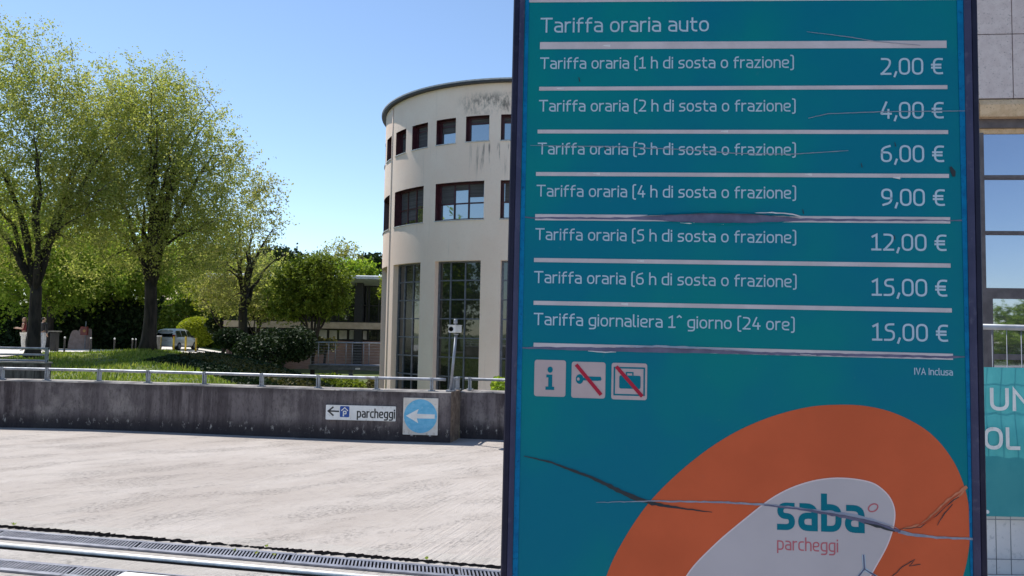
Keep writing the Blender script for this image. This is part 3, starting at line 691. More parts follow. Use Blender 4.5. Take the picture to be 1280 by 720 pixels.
ps = empty('parking_direction_sign', bc, 'white rectangular parcheggi sign with black left arrow on the wall', 'sign')
mb = MB(); mb.loft([[P1_(p, -.006) for p in rrect(a[0], v0, c[0], v1, .012)], [P1_(p, .004) for p in rrect(a[0], v0, c[0], v1, .012)]], cap=True); mb.build('plate', M['sign_white'], ps)
k1 = abs(c[0]-a[0])/88.0
def q1(x, y): s_ = S1_(x, y); return s_
mb = MB(); ribbon(mb, [q1(424, 514.2), q1(411, 513.6)], 1.9*k1, False, lambda p, l: P1_(p, .005+l*.0004), 0); ribbon(mb, [q1(417, 508.5), q1(410.5, 513.7), q1(417, 519.5)], 1.9*k1, False, lambda p, l: P1_(p, .005+l*.0004), 1)
mb.build('arrow', M['sign_black'], ps)
pa, pc = q1(424.8, 521.3), q1(437, 507.8)
mb = MB(); mb.poly([P1_(p, .005) for p in rrect(pa[0], pa[1], pc[0], pc[1], .015)]); pk = mb.build('parking_symbol', M['sign_blue'], ps)
mb = MB(); pw_ = pc[0]-pa[0]; ph = pc[1]-pa[1]; L1 = lambda p, l: P1_(p, .0062+l*.0004)
ribbon(mb, [np.array((pa[0]+pw_*.15, pa[1]+ph*.58)), np.array((pa[0]+pw_*.5, pa[1]+ph*.86)), np.array((pa[0]+pw_*.85, pa[1]+ph*.58))], .014, False, L1, 0)
lettering(mb, 'P', (pa[0]+pw_*.38, pa[1]+ph*.12), pw_*.55, ph*.42, .017, L1); mb.build('letter', M['sign_white'], pk)
bl_ = q1(446, 521.2); br_ = q1(493.5, 521.2)
mb = MB(); cap1 = 9.6*k1; lettering(mb, 'parcheggi', (bl_[0]+.01, bl_[1]), (br_[0]-bl_[0]-.015)/text_width('parcheggi', .27), cap1, .020, lambda p, l: P1_(p, .005+l*.0004), .27); mb.build('lettering', M['sign_black'], ps)
o_, t_, n_ = wall_frame(526); S2_, P2_ = plane_tools(o_+n_*.02, t_, n_)
a, c = S2_(503.3, 543), S2_(548, 498); w2 = c[0]-a[0]
ds = empty('direction_sign', P2_(((a[0]+c[0])/2, a[1])), 'square plate with round faded blue sign and white left arrow', 'sign')
mb = MB(); mb.loft([[P2_(p, -.006) for p in rrect(a[0], a[1], c[0], c[1], .008)], [P2_(p, .004) for p in rrect(a[0], a[1], c[0], c[1], .008)]], cap=True)
M['sign_cream'] = noisy('aged_sign_sheet', (.60, .56, .50), (.72, .68, .62), 6, .5, c3=(.45, .38, .32), s3=16)
mb.build('plate', M['sign_cream'], ds)
cc_ = np.array([(a[0]+c[0])/2, (a[1]+c[1])/2+.004]); rr_ = w2*.475
mb = MB(); mb.loft([[P2_(cc_+rr_*np.array([math.cos(t), math.sin(t)]), n) for t in np.linspace(0, 2*math.pi, 41)[:-1]] for n in (.004, .0055)], cap=True); mb.build('disc', M['sign_cyan'], ds)
mb = MB(); ax = [(-.88, 0), (-.12, .42), (-.22, .135), (.86, .125), (.86, -.125), (-.22, -.135), (-.12, -.42)]
mb.poly([P2_(cc_+rr_*np.array(p), .0068) for p in ax][::-1]); mb.build('arrow', M['sign_white'], ds)
for fx in (.25, .78):
    mb = MB(); p0 = P2_((a[0]+w2*fx, a[1]-.02), -.02); mb.frame(p0-t_*.015, t_*.03, n_*.012, (0, 0, .03)); mb.build('bracket', M['galv'], ds)

# ------------------------------------------------------------------ surveillance camera on pole
b0 = np.array([-.885, 11.42, WH-.01]); t0 = at(570.3, 417, 11.45)
cp = empty('camera_pole', b0, 'white box camera on a thin grey pole at the parapet corner', 'camera')
mb = MB(); mb.tube([b0, t0], .021, 12); mb.tube([t0-np.array([.0, 0, .02]), t0+np.array([0, 0, .0])], .036, 12); mb.build('pole', M['galv'], cp)
mb = MB(); mb.box(b0[0]-.06, b0[0]+.06, b0[1]-.06, b0[1]+.06, WH+.002, WH+.016); mb.build('base_plate', M['galv'], cp)
hx, hy, hz = at(569.3, 411.5, 11.42)
hd = np.array([-.45, -.89, 0]); hs = np.array([.89, -.45, 0])
mb = MB(); o = np.array([hx, hy, hz]); 
ring = [(-.052, -.052), (.052, -.052), (.06, -.044), (.06, .044), (.052, .052), (-.052, .052), (-.06, .044), (-.06, -.044)]
mb.loft([[o+hs*a_+np.array([0, 0, b_])+hd*k for a_, b_ in ring] for k in (-.08, .10)], cap=True)
mb.frame(o-hs*.064-hd*.09+np.array([0, 0, .053]), hs*.128, hd*.21, (0, 0, .010))
mb.build('housing', M['white'], cp)
mb = MB(); mb.tube([o+hd*.098-hs*.012, o+hd*.118-hs*.012], .034, 14); mb.build('lens', M['black'], cp)
mb = MB(); mb.tube([o+np.array([.0, 0, .055]), o+np.array([0, 0, .10])], .014, 8); mb.tube([o+np.array([.0, 0, .085]), o+np.array([0, 0, .15])], [.032, .026], 10); mb.build('antenna', M['greysteel'], cp)

# ------------------------------------------------------------------ drains and gate track
def grate(s0, s1, t0_, label, wid=.205):
    g = empty('drain_grate', ap((s0+s1)/2, t0_+wid/2, .006), label, 'drain grate', 'slotted drain grates set in the apron')
    b = MB(); b.quad(ap(s0, t0_, .0075), ap(s1, t0_, .0075), ap(s1, t0_+wid, .0075), ap(s0, t0_+wid, .0075)); b.build('channel_dark_sheet', M['black'], g)  # flat black sheet paints the unlit hollow under the slats
    b = MB(); e = .036
    for ta, tb in ((t0_, t0_+e), (t0_+wid-e*1.15, t0_+wid)): b.frame(ap(s0+.003, ta, .008), dv*(s1-s0-.006), nv*(tb-ta), (0, 0, .012))
    for sa in (s0+.003, s1-.016): b.frame(ap(sa, t0_+e, .008), dv*.013, dv*.045+nv*(wid-2.15*e), (0, 0, .011))
    b.build('frame', M['gratesteel'], g)
    b = MB(); n = int((s1-s0)/.0265)
    for k in range(1, n):
        s_ = s0+(s1-s0)*k/n; 
        if s_+.016 > s1-.018: break
        b.frame(ap(s_, t0_+e, .009), dv*.0125, dv*.045+nv*(wid-2.15*e), (0, 0, .009))
    b.build('slats', M['gratesteel'], g)
names = ['leftmost', 'second', 'third', 'fourth', 'fifth', 'sixth']
for r_, t0_ in ((0, .105), (1, .735)):
    s = -2.2
    k = 0
    while s < 6.6 and not (r_ == 1 and s > 2.6):
        vis = 640+FPX*((ap(s+.6, t0_)-CAMP)@RC)/max(.1, (ap(s+.6, t0_)-CAMP)@F)
        grate(s, s+1.2, t0_, 'steel slotted drain grate, %s from the left in the row %s' % (['first', 'second', 'third', 'fourth', 'fifth', 'sixth', 'seventh', 'eighth'][k], 'beside the crack' if r_ == 0 else 'nearest the camera'))
        s += 1.202; k += 1
gt = empty('gate_track', ap(1.5, .47, .005), 'bright steel sliding gate track running between the two drain rows', 'gate track')
mb = MB(); mb.tube([ap(S0, .455, .012), ap(S1, .455, .012)], .019, 10); mb.build('rail', M['steelbright'], gt)
mb = MB(); mb.quad(ap(S0, .470, .0075), ap(S1, .470, .0075), ap(S1, .512, .0075), ap(S0, .512, .0075)); mb.build('groove', M['black'], gt)
mb = MB(); c0 = gnd(136, 719); mb.quad(ap(S0, .99, .009), ap(S0+6.4, .99, .009), ap(S0+6.2, 1.5, .009), ap(S0, 1.5, .009)); tag(mb.build('apron_patch', M['apron2'], loc=(0, 0, 0)), kind='structure')
q = gnd(150, 720); sq = (q-ca)@dv; tq = (q-ca)@nv
mb = MB(); mb.frame(ap(sq+.02, tq-.045, .008), dv*.9, nv*.55, (0, 0, .012)); cvr = mb.build('cover_plate', M['steelbright']); tag(cvr, 'bright metal cover plate beside the nearest drain grate row', 'cover plate')
# weeds in joint
def tuft(p, n, h, mt, nm, label, cat, group=None):
    b = MB()
    for _ in range(n):
        a = random.uniform(0, 6.28); l = h*random.uniform(.5, 1); w = h*.12; d = np.array([math.cos(a), math.sin(a), 0]); e = np.array([-d[1], d[0], 0])
        p0 = np.array(p)+d*random.uniform(0, h*.5); tip = p0+d*l*random.uniform(.3, .9)+np.array([0, 0, l])
        mid_ = (p0+tip)/2+np.array([0, 0, l*.15]); b.add([p0-e*w*.4, p0+e*w*.4, mid_+e*w, tip, mid_-e*w], [(0, 1, 2, 3, 4)])
    return tag(b.build(nm, mt), label, cat, group)
for x, y, lb in ((533, 700.5, 'small weed in the joint crack nearest the totem'), (333, 685, 'small weed in the joint crack between two grates'), (17, 657.5, 'small weed in the joint crack at the far left')):
    g_ = gnd(x, y); tuft((g_[0], g_[1], .008), 14, .022, M['leaf_green'], 'weed', lb, 'weed', 'weeds in the crack')
for x, y, lb in ((293, 692, 'yellow green sprout growing through the drain slots, left one'), (320, 695.5, 'yellow green sprout growing through the drain slots, middle one'), (343, 697.5, 'yellow green sprout growing through the drain slots, right one')):
    g_ = gnd(x, y); tuft((g_[0], g_[1], .02), 12, .02, M['leaf_lime'], 'sprout', lb, 'weed', 'sprouts in the grate')

# ------------------------------------------------------------------ round tower
TX, TY, TR = .5, 37.0, 6.70
def tp(th, z, r=TR): return (TX+r*math.sin(math.radians(th)), TY-r*math.cos(math.radians(th)), z)
tower = empty('round_tower_building', (TX, TY, -2.2), 'cream round tower building with burgundy windows and tall glazed bays', 'building')
def tower_mat():
    mt, t, b = mk('cream_render')
    n1 = noise(t, .5, 6, .6); n2 = noise(t, 12, 6, .6); st = noise(t, 2.6, 9, .75, stretch=(1.3, 1.3, .6)); st2 = noise(t, 1.6, 6, .7, stretch=(3, 3, .22), off=(4, 2, 1)); pa_ = noise(t, .75, 4, .6, off=(2.2, 5, 0), stretch=(1, 1, .8))
    X_, Y_, Z_ = worldxyz(t)
    c = mix(t, ramp(t, n1, .35, .65), (.87, .69, .58), (.90, .745, .64)); c = mix(t, math_(t, 'MULTIPLY', ramp(t, n2, .5, .75), .12), c, (.45, .40, .36))
    band = math_(t, 'MULTIPLY', ramp(t, Z_, 10.25, 10.75), ramp(t, Z_, 11.0, 11.45, True)); xm = ramp(t, X_, -2.6, -1.5)
    k1_ = math_(t, 'MULTIPLY', math_(t, 'MULTIPLY', band, xm), ramp(t, st, .42, .62))
    band2 = math_(t, 'MULTIPLY', ramp(t, Z_, 7.8, 8.6), ramp(t, Z_, 9.1, 9.3, True)); xm2 = ramp(t, X_, -2.0, -1.2)
    k2_ = math_(t, 'MULTIPLY', math_(t, 'MULTIPLY', band2, xm2), math_(t, 'MULTIPLY', ramp(t, st2, .52, .66), .8))
    c = mix(t, math_(t, 'MULTIPLY', k1_, .85), c, (.10, .095, .09)); c = mix(t, k2_, c, (.13, .12, .115))
    c = mix(t, math_(t, 'MULTIPLY', ramp(t, st2, .58, .75), .2), c, (.35, .31, .28))
    t.links.new(c, b.inputs['Base Color']); b.inputs['Roughness'].default_value = .9; b.inputs['Specular IOR Level'].default_value = .2
    bump(t, b, n2, .12, .01)
    return mt
M['tower'] = tower_mat()
M['burgundy'] = noisy('burgundy_frame', (.045, .010, .016), (.075, .018, .026), 6, .45)
M['bluegrey'] = noisy('blue_grey_frame', (.10, .11, .14), (.16, .17, .21), 6, .45, .2)
M['blind'] = noisy('grey_blind', (.05, .045, .05), (.10, .095, .10), 3, .7, stretch=(.2, .2, 14))
def glassmat(name, tint=(.02, .025, .03), refl=.42, rough=.02, gc=(.86, .95, 1)):
    mt = bpy.data.materials.new(name); mt.use_nodes = True; t = mt.node_tree; t.nodes.clear()
    out = t.nodes.new("ShaderNodeOutputMaterial"); d = t.nodes.new("ShaderNodeBsdfPrincipled"); g = t.nodes.new("ShaderNodeBsdfGlossy"); mx = t.nodes.new("ShaderNodeMixShader")
    n = noise(t, .8, 3); c = mix(t, ramp(t, n, .4, .65), tint, tuple(x*1.8 for x in tint)); t.links.new(c, d.inputs['Base Color']); d.inputs['Roughness'].default_value = .2
    g.inputs['Roughness'].default_value = rough; g.inputs['Color'].default_value = (*gc, 1); fr = t.nodes.new("ShaderNodeFresnel"); fr.inputs[0].default_value = 1.5
    fa = math_(t, 'ADD', math_(t, 'MULTIPLY', fr.outputs[0], .6), refl-.03); fa = math_(t, 'MINIMUM', fa, 1.0)
    bn = t.nodes.new("ShaderNodeBump"); bn.inputs['Strength'].default_value = .03; bn.inputs['Distance'].default_value = .05; t.links.new(noise(t, .9, 2), bn.inputs['Height']); t.links.new(bn.outputs[0], g.inputs['Normal'])
    t.links.new(fa, mx.inputs[0]); t.links.new(d.outputs[0], mx.inputs[1]); t.links.new(g.outputs[0], mx.inputs[2]); t.links.new(mx.outputs[0], out.inputs[0])
    return mt
M['glass'] = glassmat('coated_glass'); M['glassdark'] = glassmat('dark_glass', (.004, .005, .006), .09); M['glassfar'] = glassmat('far_glass', (.01, .011, .012), .12)  # glassfar: dark, weakly reflecting glass for the far windows
ZB, ZT = -2.2, 11.72
openings = []
for k in range(-6, 8):
    c = .8-25*k
    openings += [(c-9.9, c-1.6, 9.34, 10.38, 1, k), (c+2.4, c+11.0, 9.34, 10.38, 1, k), (c-9.6, c+9.6, 6.17, 7.71, 2, k), (c-9.1, c+8.9, ZB+.3, 4.50, 3, k)]
angs = sorted(set([round(-187+2.0*i, 3) for i in range(188)]+[round(x, 3) for o in openings for x in o[:2]]))
zs = sorted(set([ZB, ZT]+[o[2] for o in openings]+[o[3] for o in openings]))
vid = {}; mb = MB(); vs = []; fs = []
def gv(a, z):
    k = (a, z)
    if k not in vid: vid[k] = len(vs); vs.append(tp(a, z))
    return vid[k]
for a0, a1 in zip(angs[:-1], angs[1:]):
    if a1 > 173: break
    if a1-a0 < 1e-4: continue
    am = (a0+a1)/2
    for z0, z1 in zip(zs[:-1], zs[1:]):
        zm = (z0+z1)/2
        if any(o[0] < am < o[1] and o[2] < zm < o[3] for o in openings): continue
        fs.append((gv(a0, z0), gv(a1, z0), gv(a1, z1), gv(a0, z1)))
mb.add(vs, fs, True)
RD = .34
for a0, a1, z0, z1, kd, k in openings:
    if kd < 3: continue
    n = 6; aa = np.linspace(a0, a1, n+1); r2 = TR-RD
    for th in (a0, a1): mb.quad(tp(th, z0), tp(th, z1), tp(th, z1, r2), tp(th, z0, r2))
    for z in (z0, z1):
        mb.add([tp(t, z) for t in aa]+[tp(t, z, r2) for t in aa], [(i, i+1, n+2+i, n+1+i) for i in range(n)])
mb.build('wall', M['tower'], tower, loc=(TX, TY, 0))
M['cornice'] = plain('dark_cornice_metal', (.05, .052, .06), .5, .4); M['roofcap'] = plain('pale_roof_edge', (.5, .5, .5), .5)
mb = MB(); aa = np.linspace(-180, 180, 121)
mb.loft([[tp(t, z, r) for t in aa[:-1]] for z, r in ((11.68, TR-.2), (11.68, TR+.20), (11.755, TR+.21))], smooth=False); mb.build('cornice', M['cornice'], tower)
mb = MB(); mb.loft([[tp(t, z, r) for t in aa[:-1]] for z, r in ((11.757, TR+.22), (11.82, TR+.22), (11.83, TR-.3), (11.60, TR-.5), (11.6, .02))]); mb.build('roof', M['roofcap'], tower)
mb = MB(); mb.tube([tp(-62.8, z_, TR+.02) for z_ in (-2, 2, 6, 9, 11.6)], .022, 8); mb.build('downpipe', M['tower'], tower, loc=(TX, TY, 0))
def curved_panel(b, a0, a1, z0, z1, r, n=3):
    aa = np.linspace(a0, a1, n+1); b.add([tp(t, z0, r) for t in aa]+[tp(t, z1, r) for t in aa], [(i, i+1, n+2+i, n+1+i) for i in range(n)])
def curved_bar(b, a0, a1, z0, z1, r, d=.06, n=3):
    aa = np.linspace(a0, a1, n+1)
    b.loft([[tp(t, z0, r-d), tp(t, z0, r), tp(t, z1, r), tp(t, z1, r-d)] for t in aa], cap=True)
deg = lambda w: math.degrees(w/TR)
for a0, a1, z0, z1, kd, k in openings:
    if not (-112 < (a0+a1)/2 < 80): continue
    rf = TR-RD+.10; fmt = M['burgundy'] if kd < 3 else M['bluegrey']; fwid = .075 if kd < 3 else .06
    fb = MB(); gb = MB(); bb = MB()
    curved_bar(fb, a0, a0+deg(fwid*1.5), z0, z1, rf); curved_bar(fb, a1-deg(fwid), a1, z0, z1, rf)
    ai, aj = a0+deg(fwid*1.5), a1-deg(fwid)
    curved_bar(fb, ai, aj, z0, z0+fwid, rf); curved_bar(fb, ai, aj, z1-fwid, z1, rf)
    if kd == 1:
        cols = [ai, aj]; rows = [z0+fwid, z1-.26, z1-fwid]
    elif kd == 2: cols = list(np.linspace(ai, aj, 4)); rows = [z0+fwid, z0+.70, z1-fwid]
    else: cols = [ai, ai+(aj-ai)*.28, ai+(aj-ai)*.64, aj]; rows = [z0+fwid]+[4.5-.78*i for i in range(7, 0, -1)]+[z1-fwid]
    for cA in cols[1:-1]: curved_bar(fb, cA-deg(.03), cA+deg(.03), z0+fwid, z1-fwid, rf-.012)
    for zr in rows[1:-1]: curved_bar(fb, ai, aj, zr-.026, zr+.026, rf-.018)
    for cA, cB in zip(cols[:-1], cols[1:]):
        for rA, rB in zip(rows[:-1], rows[1:]):
            rnd = RNG.uniform(-.25, .25)
            aa2 = (cA+rnd, cB+rnd)
            curved_panel(gb, cA, cB, rA, rB, rf-.055+RNG.uniform(-.004, .004), 1)
    w = fb.build('window', fmt, tower)
    gb.build('pane', M['glass'] if kd < 3 else M['glassdark'], w)
    rng = random.Random(int(a0*10)+kd)
    if kd < 3:
        if kd == 1:
            f_ = [.18, .18, .45, .85, .9, .5][(int(abs(a0)/12)) % 6] if a0 < -20 else .18
            curved_panel(bb, ai, aj, z1-fwid-(z1-z0)*f_, z1-fwid-.002, rf-.045, 2)
        else:
            for i, (cA, cB) in enumerate(zip(cols[:-1], cols[1:])):
                f_ = (.55, .16, .38)[i] if a0 > -40 else (.95, .9, .5)[i]
                curved_panel(bb, cA+deg(.03), cB-deg(.03), z1-fwid-(z1-z0-2*fwid)*f_, z1-fwid-.002, rf-.045, 2)
        bb.build('blind', M['blind'], w)
    if kd < 3:
        rb_ = MB(); n = 6; aa = np.linspace(a0, a1, n+1); r2 = TR-RD
        for th in (a0, a1): rb_.quad(tp(th, z0), tp(th, z1), tp(th, z1, r2), tp(th, z0, r2))
        for z in (z0, z1): rb_.add([tp(t, z) for t in aa]+[tp(t, z, r2) for t in aa], [(i, i+1, n+2+i, n+1+i) for i in range(n)])
        rb_.build('reveal', M['burgundy'], w)
    sb = MB(); 
    if kd < 3: curved_bar(sb, a0-.2, a1+.2, z0-.045, z0-.003, TR+.035, .12, 4); sb.build('sill', M['roofcap'], w)

# ------------------------------------------------------------------ right building with fence and banner
bd = np.array([math.cos(math.radians(5.5)), -math.sin(math.radians(5.5)), 0]); bn_ = np.array([-bd[1], bd[0], 0]); BO = np.array([5.95, 9.55, 0])   # bn_ points away from the camera
def bp_(s, d, z): return BO+bd*s+bn_*d+np.array([0, 0, z])
rb = empty('panel_clad_building', bp_(0, 0, 0), 'grey panel clad building with large dark framed window beside the totem', 'building')
M['panel'] = noisy('grey_cladding_panel', (.55, .47, .46), (.62, .545, .53), 9, .8, c3=(.27, .25, .25), s3=40, bmp=.1)
M['joint'] = plain('panel_joint', (.09, .085, .085), .9)
M['stone'] = noisy('sandy_stone', (.56, .38, .22), (.68, .49, .31), 7, .85, c3=(.30, .2, .12), s3=45, bmp=.25)
M['mullion'] = noisy('brown_grey_mullion', (.085, .07, .075), (.13, .11, .115), 6, .5, .2)
M['plinth'] = noisy('pale_plinth', (.40, .39, .39), (.5, .49, .49), 6, .85)
B0, B1 = -2.0, 9.0; W0, W1 = -1.15, 8.6
def bbox_(b, s0, s1, d0, d1, z0, z1): b.frame(bp_(s0, d0, z0), bd*(s1-s0), bn_*(d1-d0), (0, 0, z1-z0))
mb = MB()
bbox_(mb, B0, B1, .02, 8, 4.66, 11.0); bbox_(mb, B0, W0, .02, 8, 0, 4.66); bbox_(mb, W1, B1, .02, 8, 0, 4.66); bbox_(mb, W0, W1, .45, 8, 0, 4.66); mb.build('wall_core', M['joint'], rb)
mb = MB(); zz = [4.67, 5.50, 6.42, 7.42, 8.42, 9.42, 10.42, 11.05]; ss = [-2.0]+[-1.95+.155+1.05*k for k in range(0, 12)]
ss = [-2.0, -.70, .325, 1.35, 2.2, 3.23, 4.25, 5.28, 6.3, 7.33, 8.35, 9.0]
for za, zb in zip(zz[:-1], zz[1:]):
    for sa, sb_ in zip(ss[:-1], ss[1:]): bbox_(mb, sa+.006, sb_-.006, -.012, .02, za+.006, zb-.006)
for za, zb in ((0.02, 1.2), (1.2, 2.4), (2.4, 3.5), (3.5, 4.6)):
    bbox_(mb, B0+.006, W0-.006, -.012, .02, za+.006, zb-.006); bbox_(mb, W1+.006, B1-.006, -.012, .02, za+.006, zb-.006)

mb.build('cladding', M['panel'], rb)
mb = MB(); sj = [W0, -.10, 1.4, 3.1, 4.8, 6.5, W1]
for sa, sb_ in zip(sj[:-1], sj[1:]):
    mb.loft([[bp_(s, d, z) for d, z in ((-.05, 4.43), (-.05, 4.585), (-.005, 4.66), (.3, 4.66), (.3, 4.43))] for s in (sa+.004, sb_-.004)], cap=True)
mb.build('lintel', M['stone'], rb)
mb = MB(); bbox_(mb, W0, W1, .10, .35, 4.25, 4.315); mb.build('inner_lintel', M['stone'], rb)
mb = MB(); bbox_(mb, W0, W1, -.02, .38, 0, .55); mb.build('plinth', M['plinth'], rb)
wf = MB(); gl_ = MB()
cols = [W0, -.04, 1.45, 3.15, 4.85, 6.55, W1]; rows = [.55, 1.30, 1.52, 2.17, 2.34, 2.98, 3.69, 4.21]
bbox_(wf, W0, W1, .06, .30, 4.316, 4.429)
for c_ in cols: bbox_(wf, c_-.03, c_+.03, .05, .16, .55, 4.25)
for z_, th in ((.58, .06), (1.42, .07), (2.215, .13), (2.98, .04), (3.69, .04)): bbox_(wf, W0, W1, .06, .15, z_-th/2, z_+th/2)
for ca_, cb_ in zip(cols[:-1], cols[1:]):
    for sa in (ca_+.03, cb_-.11): bbox_(wf, sa, sa+.08, .062, .14, .55, 2.15)
    for sa, sb2 in zip([.61, 1.455, 2.28, 3.0, 3.71], [1.385, 2.15, 2.96, 3.67, 4.25]):
        gl_.quad(bp_(ca_+.03, .12, sa), bp_(cb_-.03, .12, sa), bp_(cb_-.03, .12, sb2), bp_(ca_+.03, .12, sb2))
ww = wf.build('window', M['mullion'], rb)
M['glassright'] = glassmat('sky_mirror_glass', (.03, .032, .036), .48, gc=(.72, .80, 1)); gl_.build('pane', M['glassright'], ww)

FY = 5.2
fo = np.array([2.75, FY, 0]); fe = 6.6
fence = empty('mesh_fence', (4.0, FY, 0), 'welded wire mesh fence with steel handrail carrying the teal banner', 'fence')
mb = MB(); hz0 = at(1226, 408, FY)[2]; mb.tube([(2.75, FY, hz0+.002), (fe, FY, hz0-.03)], .019, 10); mb.build('handrail', M['galv'], fence)
mb = MB()
for i in range(40):
    x = 2.76+i*.0985
    if x < fe: mb.tube([(x, FY, .06), (x, FY, hz0-.02)], .0028, 5)
for z in (.06, .16, .42, .67, .93, 1.2, 1.40): mb.tube([(2.75, FY+.006, z), (fe, FY+.006, z)], .0028, 5)
mb.build('wire_mesh', M['greysteel'], fence)
for x in (2.78, 4.9, 6.55):
    mb = MB(); mb.tube([(x, FY+.03, 0), (x, FY+.03, hz0)], .025, 10); mb.build('post', M['galv'], fence)
M['panelpale'] = noisy('pale_grey_wall', (.80, .745, .73), (.84, .79, .77), 4, .85, c3=(.6, .57, .57), s3=30)
M['ban_backlit'] = noisy('banner_tone_backlit', (.13, .45, .45), (.17, .53, .52), 3, .55, bmp=.1); M['ban_shaded'] = noisy('banner_tone_shaded', (.045, .27, .33), (.06, .32, .38), 3, .55, bmp=.1)  # unused cloth tones with backlight and wall shade put into the colour
zt, zm_, zb_ = at(1240, 459, FY-.02)[2], at(1240, 563.5, FY-.02)[2], at(1240, 645.5, FY-.02)[2]
bx0 = at(1215, 500, FY)[0]; bx1 = 6.3
banner = empty('fence_banner', (4.2, FY-.015, zb_), 'teal fabric banner with large white letters tied to the mesh fence', 'banner')
lwb = empty('low_white_wall', (4.5, FY+.12, 0), 'low pale grey wall directly behind the mesh fence', 'wall')
mb = MB(); mb.box(2.7, 12.0, FY+.045, FY+.30, -.1, .96); mb.build('wall_body', M['panelpale'], lwb)
mb = MB(); mb.box(2.69, 12.01, FY+.035, FY+.31, .961, 1.0); mb.build('coping', M['plinth'], lwb)
def banmat():
    mt = bpy.data.materials.new('translucent_banner_cloth'); mt.use_nodes = True; t = mt.node_tree; t.nodes.clear()
    out = t.nodes.new("ShaderNodeOutputMaterial"); d = t.nodes.new("ShaderNodeBsdfDiffuse"); tr = t.nodes.new("ShaderNodeBsdfTranslucent"); mx = t.nodes.new("ShaderNodeMixShader"); mx.inputs[0].default_value = .32
    c = mix(t, ramp(t, noise(t, 3, 4), .35, .65), (.075, .36, .40), (.10, .42, .45)); t.links.new(c, d.inputs[0]); t.links.new(c, tr.inputs[0])
    t.links.new(d.outputs[0], mx.inputs[1]); t.links.new(tr.outputs[0], mx.inputs[2]); t.links.new(mx.outputs[0], out.inputs[0]); return mt
M['ban'] = banmat()
def bsheet(z0, z1, mt, nm):
    b = MB(); nxx, nz = 90, 14; vs = []
    for j in range(nz+1):
        for i in range(nxx+1):
            x = bx0+(bx1-bx0)*i/nxx; z = z0+(z1-z0)*j/nz
            dy = .005*math.sin(x*2*math.pi/.0985)**2+.006*math.sin(z*9+x*2)+.004*math.sin(x*7+z*3)
            vs.append((x, FY-.024-dy, z))
    b.add(vs, [(j*(nxx+1)+i, j*(nxx+1)+i+1, (j+1)*(nxx+1)+i+1, (j+1)*(nxx+1)+i) for j in range(nz) for i in range(nxx)], True); return b.build(nm, mt, banner)
bsheet(zb_, zt, M['ban'], 'cloth')
pb = lambda p, l: np.array([p[0], FY-.044-l*.0006, p[1]])
def bpx(px, py): q = at(px, py, FY-.044); return np.array([q[0], q[2]])
mb = MB(); a = bpx(1240, 511); h_ = bpx(1240, 487)[1]-a[1]; lettering(mb, 'UN', (a[0], a[1]), .17, h_, .024, pb, .28); mb.build('lettering', M['white'], banner); mb = MB()
a = bpx(1232.5, 559.5); h_ = bpx(1232, 536)[1]-a[1]; lettering(mb, 'OL', (a[0], a[1]), .142, h_, .024, pb, .30); mb.build('lettering', M['white'], banner)
mb = MB(); g_ = bpx(1233.5, 639.5)
mb.tube([(g_[0], FY-.040, g_[1]), (g_[0], FY-.052, g_[1])], .012, 12); mb.build('eyelet', M['white'], banner)

# ------------------------------------------------------------------ foliage generators
def leaf_mesh(name, cen, size, mt, parent, up_bias=.35, asp=.62, loc=None):
    n = len(cen); d = RNG.normal(size=(n, 3)); d[:, 2] += up_bias; d /= np.linalg.norm(d, axis=1)[:, None]
    r = RNG.normal(size=(n, 3)); a = np.cross(d, r); a /= np.linalg.norm(a, axis=1)[:, None]; b = np.cross(d, a)
    s = (size*RNG.uniform(.55, 1.25, n))[:, None]
    off = np.array(wloc(parent)) if parent is not None else np.array(loc)
    c = cen-off
    V = np.stack([c-a*s, c-b*s*asp+a*s*.1, c+a*s, c+b*s*asp+a*s*.1], 1).reshape(-1, 3)
    me = bpy.data.meshes.new(name); me.vertices.add(4*n); me.loops.add(4*n); me.polygons.add(n)
    me.vertices.foreach_set('co', V.ravel().astype(np.float32)); me.loops.foreach_set('vertex_index', np.arange(4*n, dtype=np.int32))
    me.polygons.foreach_set('loop_start', np.arange(0, 4*n, 4, dtype=np.int32)); me.polygons.foreach_set('loop_total', np.full(n, 4, dtype=np.int32))
    me.update(); me.validate(); me.materials.append(mt)
    o = bpy.data.objects.new(name, me); COL.objects.link(o)
    if parent is not None: o.parent = parent
    else: o.location = tuple(loc)
    return o
def bez(p0, p1, p2, n):
    t = np.linspace(0, 1, n)[:, None]; return (1-t)**2*p0+2*t*(1-t)*p1+t*t*p2
